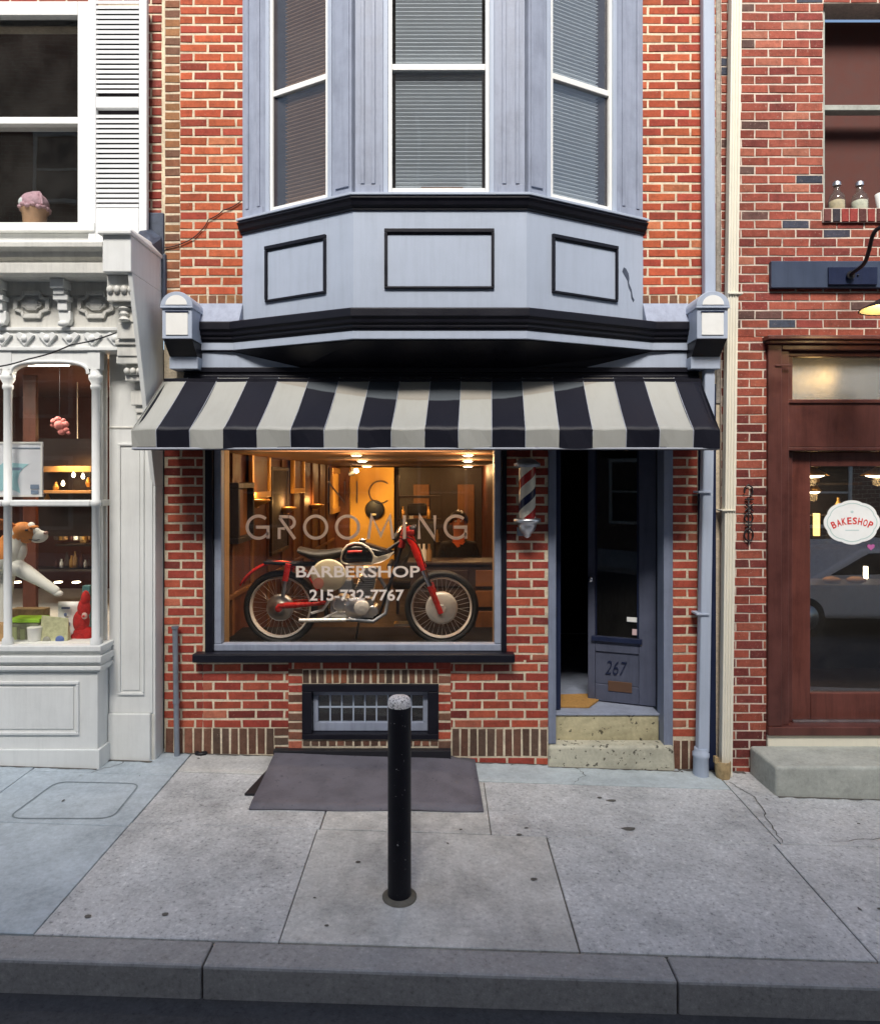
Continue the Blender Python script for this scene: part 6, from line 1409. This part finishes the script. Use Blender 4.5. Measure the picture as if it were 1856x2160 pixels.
for a in (45, 135, 225, 315): mb.tube([s_(.12 * math.cos(R(a)), .02 + .12 * math.sin(R(a)), .70), s_(.19 * math.cos(R(a)), .02 + .19 * math.sin(R(a)), .312)], .014, 8)
LSt(mb, 'legs_frame', ['steel'])
# ================================================================== street
def slab(mb, x0, x1, y0, y1, mi, j=.0, gap=.004, lift=.006):
    pts = [(x0 + gap, y0 + gap), (x1 - gap, y0 + gap), (x1 - gap, y1 - gap), (x0 + gap, y1 - gap)]
    def nz(x, y, k_): return gz(x, y) + k_ + j
    ch = .004
    pin = [(x0 + gap + ch, y0 + gap + ch), (x1 - gap - ch, y0 + gap + ch), (x1 - gap - ch, y1 - gap - ch), (x0 + gap + ch, y1 - gap - ch)]
    mb.hexa([(x, y, nz(x, y, -.02)) for x, y in pts], [(x, y, nz(x, y, lift - .003)) for x, y in pts], mi)
    mb.add([(x, y, nz(x, y, lift - .003)) for x, y in pts] + [(x, y, nz(x, y, lift)) for x, y in pin], [(4, 5, 6, 7)] + [(i, (i + 1) % 4, 4 + (i + 1) % 4, 4 + i) for i in range(4)], mi)
mb = MB(); KY = -1.95
mb.add([(-9, KY, gz(-9, KY) - .006), (9, KY, gz(9, KY) - .006), (9, .2, gz(9, .2) - .006), (-9, .2, gz(-9, .2) - .006)], [(0, 1, 2, 3)], 2)
slab(mb, -4.6, -2.762, KY, .1, 3); slab(mb, -9, -4.6, KY, .1, 0)
slab(mb, -2.762, -1.80, -.36, .1, 3, .001); slab(mb, -2.762, -1.80, KY, -1.02, 3)
slab(mb, -1.80, -1.12, -.30, .05, 1, .001); slab(mb, -1.12, .12, -.30, .05, 1); slab(mb, .12, 1.985, -.30, .05, 4, .002)
slab(mb, -1.80, -.70, -.985, -.30, 0, -.001); slab(mb, -.70, .30, -.985, -.30, 1); slab(mb, .30, 1.985, -.985, -.30, 0, -.001, .0015)
slab(mb, -1.80, -.715, KY, -.985, 0, 0, .0015); slab(mb, -.715, .62, KY, -.985, 1); slab(mb, .62, 1.94, KY, -.985, 0)
slab(mb, 1.985, 3.6, -.985, .05, 0, .001); slab(mb, 1.94, 3.6, KY, -.985, 0, .001); slab(mb, 3.6, 9, KY, .05, 0)
# worn patch of the smooth slab with its rounded groove
slab(mb, -2.762, -1.80, -1.02, -.36, 3, .0005, .0015)
o = mb.build('sidewalk', ['aggr', 'aggr2', 'joint', 'smooth', 'strip']); tag(o, kind='structure')
pc = [Vector(G(u, v)) for u, v in ((120, 1652), (296, 1656), (236, 1730), (14, 1730))]
rp = []
for i in range(4):
    a, b, c = pc[i - 1], pc[i], pc[(i + 1) % 4]
    for t in range(6):
        t = t / 5; p = b + (a - b) * .16 * (1 - t) ** 2 + (c - b) * .16 * t ** 2; rp.append((p.x, p.y))
mb = MB(); rp2 = rp + [rp[0]]
for (p, q_) in zip(rp2, rp2[1:]):
    d_ = Vector((q_[0] - p[0], q_[1] - p[1])); 
    if d_.length < 1e-5: continue
    n_ = Vector((-d_.y, d_.x)).normalized() * .005
    P4 = [(p[0] + n_.x, p[1] + n_.y), (q_[0] + n_.x, q_[1] + n_.y), (q_[0] - n_.x, q_[1] - n_.y), (p[0] - n_.x, p[1] - n_.y)]
    mb.add([(x, y, gz(x, y) + .0095) for x, y in P4], [(0, 1, 2, 3)])
o = mb.build('sidewalk_groove', [concrete('groove_dirt', (.22, .26, .28), 0, .9, .3)]); tag(o, kind='structure')
# gum and leaf litter spots
mb = MB(); rs = random.Random(11)
for i in range(18):
    x, y = rs.uniform(-1.8, 3.2), rs.uniform(-1.85, -.3); r = rs.uniform(.004, .011); n_ = 7
    mb.add([(x + r * (1 + .4 * rs.random()) * math.cos(6.283 * k_ / n_) * 1.4, y + r * (1 + .4 * rs.random()) * math.sin(6.283 * k_ / n_), gz(x, y) + .0098) for k_ in range(n_)], [tuple(range(n_))])
for u, v, w in ((1326, 1752, .04), (1290, 1692, .03), (1110, 1750, .012)):
    x, y, z = G(u, v); mb.add([(x + w * math.cos(6.283 * k_ / 9) * (1 + .3 * math.sin(k_ * 2)), y + w * .5 * math.sin(6.283 * k_ / 9), gz(x, y) + .010) for k_ in range(9)], [tuple(range(9))])
def crack(pts, w):
    fine = []
    for a, b in zip(pts, pts[1:]):
        for t in range(7): fine.append((a[0] + (b[0] - a[0]) * t / 7 + rs.uniform(-.010, .010), a[1] + (b[1] - a[1]) * t / 7 + rs.uniform(-.010, .010)))
    fine.append(pts[-1])
    for p, q_ in zip(fine, fine[1:]):
        d_ = Vector((q_[0] - p[0], q_[1] - p[1]))
        if d_.length < 1e-4: continue
        n_ = Vector((-d_.y, d_.x)).normalized() * w * rs.uniform(.4, 1.2)
        mb.add([(x, y, gz(x, y) + .0102) for x, y in ((p[0] + n_.x, p[1] + n_.y), (q_[0] + n_.x, q_[1] + n_.y), (q_[0] - n_.x, q_[1] - n_.y), (p[0] - n_.x, p[1] - n_.y))], [(0, 1, 2, 3)])
crack([(2.02, -.20), (2.10, -.42), (2.04, -.70), (2.00, -.98)], .0035); crack([(2.3, -.95), (2.7, -.88), (3.2, -1.0)], .002); crack([(.9, -.30), (1.02, -.16), (.98, -.02)], .002); crack([(-2.35, -.36), (-2.2, -.2), (-2.25, -.16)], .002)
def grime(x0, x1, y, w):                                     # grit gathered where the paving meets the walls
    n_ = int((x1 - x0) / .03); prev = None
    for i in range(n_ + 1):
        x = x0 + (x1 - x0) * i / n_; e = (x, y - w * rs.uniform(.25, 1.1))
        if prev: mb.add([(prev[0], y, gz(prev[0], y) + .0100), (x, y, gz(x, y) + .0100), (x, e[1], gz(x, e[1]) + .0100), (prev[0], prev[1], gz(*prev) + .0100)], [(0, 1, 2, 3)])
        prev = e
grime(-2.0, -1.2, -.001, .022); grime(.12, .775, -.001, .020); grime(.775, 1.72, -.036, .018); grime(1.72, 2.2, -.002, .05); grime(2.26, 3.6, -.386, .022); grime(-3.6, -2.335, -.306, .018); grime(-2.33, -2.02, -.157, .03)
for i in range(26):                                          # bits of leaf and grit
    x, y = rs.uniform(-2.6, 3.0), rs.choice((rs.uniform(-.12, -.03), rs.uniform(-1.9, -.1))); r = rs.uniform(.004, .010); a0 = rs.uniform(0, 6)
    if x < -2.0: y -= .3
    mb.add([(x + r * 2 * math.cos(a0), y + r * 2 * math.sin(a0), gz(x, y) + .0104), (x - r * math.sin(a0), y + r * math.cos(a0), gz(x, y) + .013), (x - r * 2 * math.cos(a0), y - r * 2 * math.sin(a0), gz(x, y) + .0104), (x + r * .6 * math.sin(a0), y - r * .6 * math.cos(a0), gz(x, y) + .0104)], [(0, 1, 2, 3)])
o = mb.build('pavement_stains', [concrete('gum_stain', (.12, .112, .10), 0, .9, .3)]); tag(o, kind='stuff')
mb = MB(); zr = lambda x: gz(x, KY) - .135
for i in range(9):
    a, b = -9 + i * 2.0 + .003, -9 + (i + 1) * 2.0 - .003
    mb.hexa([(a, KY - .16, zr(a) - .1), (b, KY - .16, zr(b) - .1), (b, KY - .003, zr(b) - .1), (a, KY - .003, zr(a) - .1)], [(a, KY - .16, gz(a, KY) + .004), (b, KY - .16, gz(b, KY) + .004), (b, KY - .003, gz(b, KY) + .005), (a, KY - .003, gz(a, KY) + .005)])
o = mb.build('kerb', ['kerb'], bevel=.012); tag(o, kind='structure')
mb = MB(); yr0, yr1 = KY - .17, -9.0
mb.add([(-30, yr1, zr(-30)), (30, yr1, zr(30)), (30, yr0 + .03, zr(30)), (-30, yr0 + .03, zr(-30))], [(0, 1, 2, 3)]); o = mb.build('road', ['asphalt']); tag(o, kind='structure')
mb = MB(); mb.hexa([(-30, -12, zr(-30) - .1), (30, -12, zr(30) - .1), (30, -9.0, zr(30) - .1), (-30, -9.0, zr(-30) - .1)], [(-30, -12, zr(-30) + .14), (30, -12, zr(30) + .14), (30, -9.0, zr(30) + .13), (-30, -9.0, zr(-30) + .13)]); o = mb.build('far_pavement', ['aggr']); tag(o, kind='structure')
mb = MB(); g0 = lambda x, y: gz(x, KY) - .30
mb.add([(-150, -150, g0(-150, 0)), (150, -150, g0(150, 0)), (150, 150, g0(150, 0)), (-150, 150, g0(-150, 0))], [(0, 1, 2, 3)]); o = mb.build('ground', ['asphalt']); tag(o, kind='structure')
# ---- the other side of the street, seen only mirrored in the glass
def brickwall_mat(name, c1, c2):
    m, nt, b = nodes(name); co = objco(nt); mp = N(nt, 'ShaderNodeMapping'); mp.inputs['Rotation'].default_value = (R(90), 0, 0); nt.links.new(co, mp.inputs[0])
    t = N(nt, 'ShaderNodeTexBrick'); t.inputs['Color1'].default_value = (*c1, 1); t.inputs['Color2'].default_value = (*c2, 1); t.inputs['Mortar'].default_value = (.35, .3, .25, 1); t.inputs['Scale'].default_value = 2.4; t.inputs['Mortar Size'].default_value = .012
    nt.links.new(mp.outputs[0], t.inputs[0]); nt.links.new(t.outputs[0], b.inputs['Base Color']); b.inputs['Roughness'].default_value = .85; return m
for i, (xa_, xb_, h, c1, lab) in enumerate(((-16, -5.6, 13.5, (.14, .05, .035), 'brown brick house across the street on the left'), (-5.5, 3.4, 14.5, (.11, .06, .045), 'tall brown brick house straight across the street'), (3.5, 16, 13.0, (.17, .09, .06), 'tan brick house across the street on the right'))):
    T = thing('brick_house', lab, 'building', ((xa_ + xb_) / 2, -12.2, 0), 'houses across the street'); L_ = Local(T)
    mb = MB(); mb.box(xa_, xb_, -16, -12.2, -1.2, h); L_(mb, 'wall', [brickwall_mat('far_brick', c1, sc(c1, .75))]); n_ = int((xb_ - xa_) / 2.2)
    mb = MB(); mb.box(xa_ - .1, xb_ + .1, -12.6, -11.9, h, h + .35); L_(mb, 'cornice', ['white2'], .02)
    for fl in range(4):
        for k_ in range(n_):
            cx = xa_ + (k_ + .5) * (xb_ - xa_) / n_; z0 = .9 + fl * 2.7
            mb = MB(); w = .55
            mb.box(cx - w - .08, cx + w + .08, -12.19, -12.1, z0 - .08, z0); mb.box(cx - w - .08, cx + w + .08, -12.19, -12.1, z0 + 1.6, z0 + 1.7); mb.box(cx - w - .08, cx - w, -12.19, -12.11, z0, z0 + 1.6); mb.box(cx + w, cx + w + .08, -12.19, -12.11, z0, z0 + 1.6); mb.box(cx - w, cx + w, -12.19, -12.12, z0 + .78, z0 + .83)
            f_ = L_(mb, 'window', ['white2']); mb = MB(); mb.box(cx - w, cx + w, -12.185, -12.16, z0, z0 + 1.6); L_(mb, 'pane', ['tank'], parent=f_)
CA = thing('parked_car', 'pale silver car standing in the road, mirrored in the bakery door glass', 'car', (6.9, -6.1, zr(6.9))); LCa = Local(CA)
zc_ = zr(6.9); prof = [(4.75, .30), (4.72, .62), (4.85, .78), (5.65, .92), (6.45, 1.38), (7.6, 1.42), (8.5, 1.02), (9.05, .95), (9.15, .6), (9.1, .30)]
mb = MB(); mb.prism([(x, z + zc_) for x, z in prof], -6.95, -5.25, 'y'); LCa(mb, 'body', [plain('silver_beige_car_paint', (.86, .79, .73), .3)], .09, seg=4)
mb = MB(); mb.prism([(x, z + zc_) for x, z in ((5.9, .97), (6.52, 1.31), (7.5, 1.34), (8.2, 1.02))], -6.96, -5.24, 'y'); LCa(mb, 'side_window', ['tank'], .02)
for x in (5.55, 8.35):
    for y in (-5.34, -6.86):
        mb = MB(); mb.lathe([(.16, -.1), (.30, -.1), (.335, -.06), (.335, .06), (.30, .1), (.16, .1)], (x, y, zc_ + .335), 'y', 28); w_ = LCa(mb, 'wheel', ['tyre']); mb = MB(); mb.lathe([(.02, -.11), (.19, -.105), (.20, .105), (.02, .11)], (x, y, zc_ + .335), 'y', 24); LCa(mb, 'rim', ['alu'], parent=w_)
mb = MB(); mb.box(4.70, 4.80, -5.75, -5.35, zc_ + .62, zc_ + .74); LCa(mb, 'headlight', ['panelwhite'], .02); mb = MB(); mb.box(4.70, 4.80, -6.85, -6.45, zc_ + .62, zc_ + .74); LCa(mb, 'headlight', ['panelwhite'], .02)
# ================================================================== light, sky, camera
EL, AZ = 48, 6                                             # sun height, and how far it stands to the left behind the viewer
w = bpy.data.worlds.new('World'); scene.world = w; w.use_nodes = True; nt = w.node_tree
sky = N(nt, 'ShaderNodeTexSky'); sky.sky_type = 'NISHITA'; sky.sun_disc = False; sky.sun_elevation = R(EL); sky.sun_rotation = R(180 - AZ + 0)
sky.air_density = 1.2; sky.dust_density = 2.2
nt.links.new(sky.outputs[0], nt.nodes['Background'].inputs[0]); nt.nodes['Background'].inputs[1].default_value = .075
sd = Vector((math.sin(R(AZ)) * math.cos(R(EL)), math.cos(R(AZ)) * math.cos(R(EL)), -math.sin(R(EL))))
so = light('sun', 'SUN', (0, -6, 12), 2.4, (1, .95, .88)); so.data.angle = R(20); so.rotation_euler = sd.to_track_quat('-Z', 'Y').to_euler()
cam = bpy.data.cameras.new('camera'); co_ = bpy.data.objects.new('camera', cam); COL.objects.link(co_)
co_.location = (0, -5, EYE); co_.rotation_euler = (R(90), 0, 0)
cam.sensor_fit = 'HORIZONTAL'; cam.sensor_width = 36; cam.lens = F / 1856 * 36; cam.shift_y = -(1080 - V0) / 1856; cam.clip_end = 500; cam.clip_start = .05
scene.camera = co_
vs_ = scene.view_settings; vs_.view_transform = 'Standard'; vs_.look = 'None'; vs_.gamma = 1; vs_.exposure = 1.35
c_ = scene.cycles; c_.max_bounces = 7; c_.diffuse_bounces = 3; c_.glossy_bounces = 3; c_.transmission_bounces = 4; c_.transparent_max_bounces = 12; c_.caustics_reflective = False; c_.caustics_refractive = False; c_.sample_clamp_indirect = 4
c_.use_denoising = True
try: c_.denoiser = 'OPENIMAGEDENOISE'
except Exception: pass
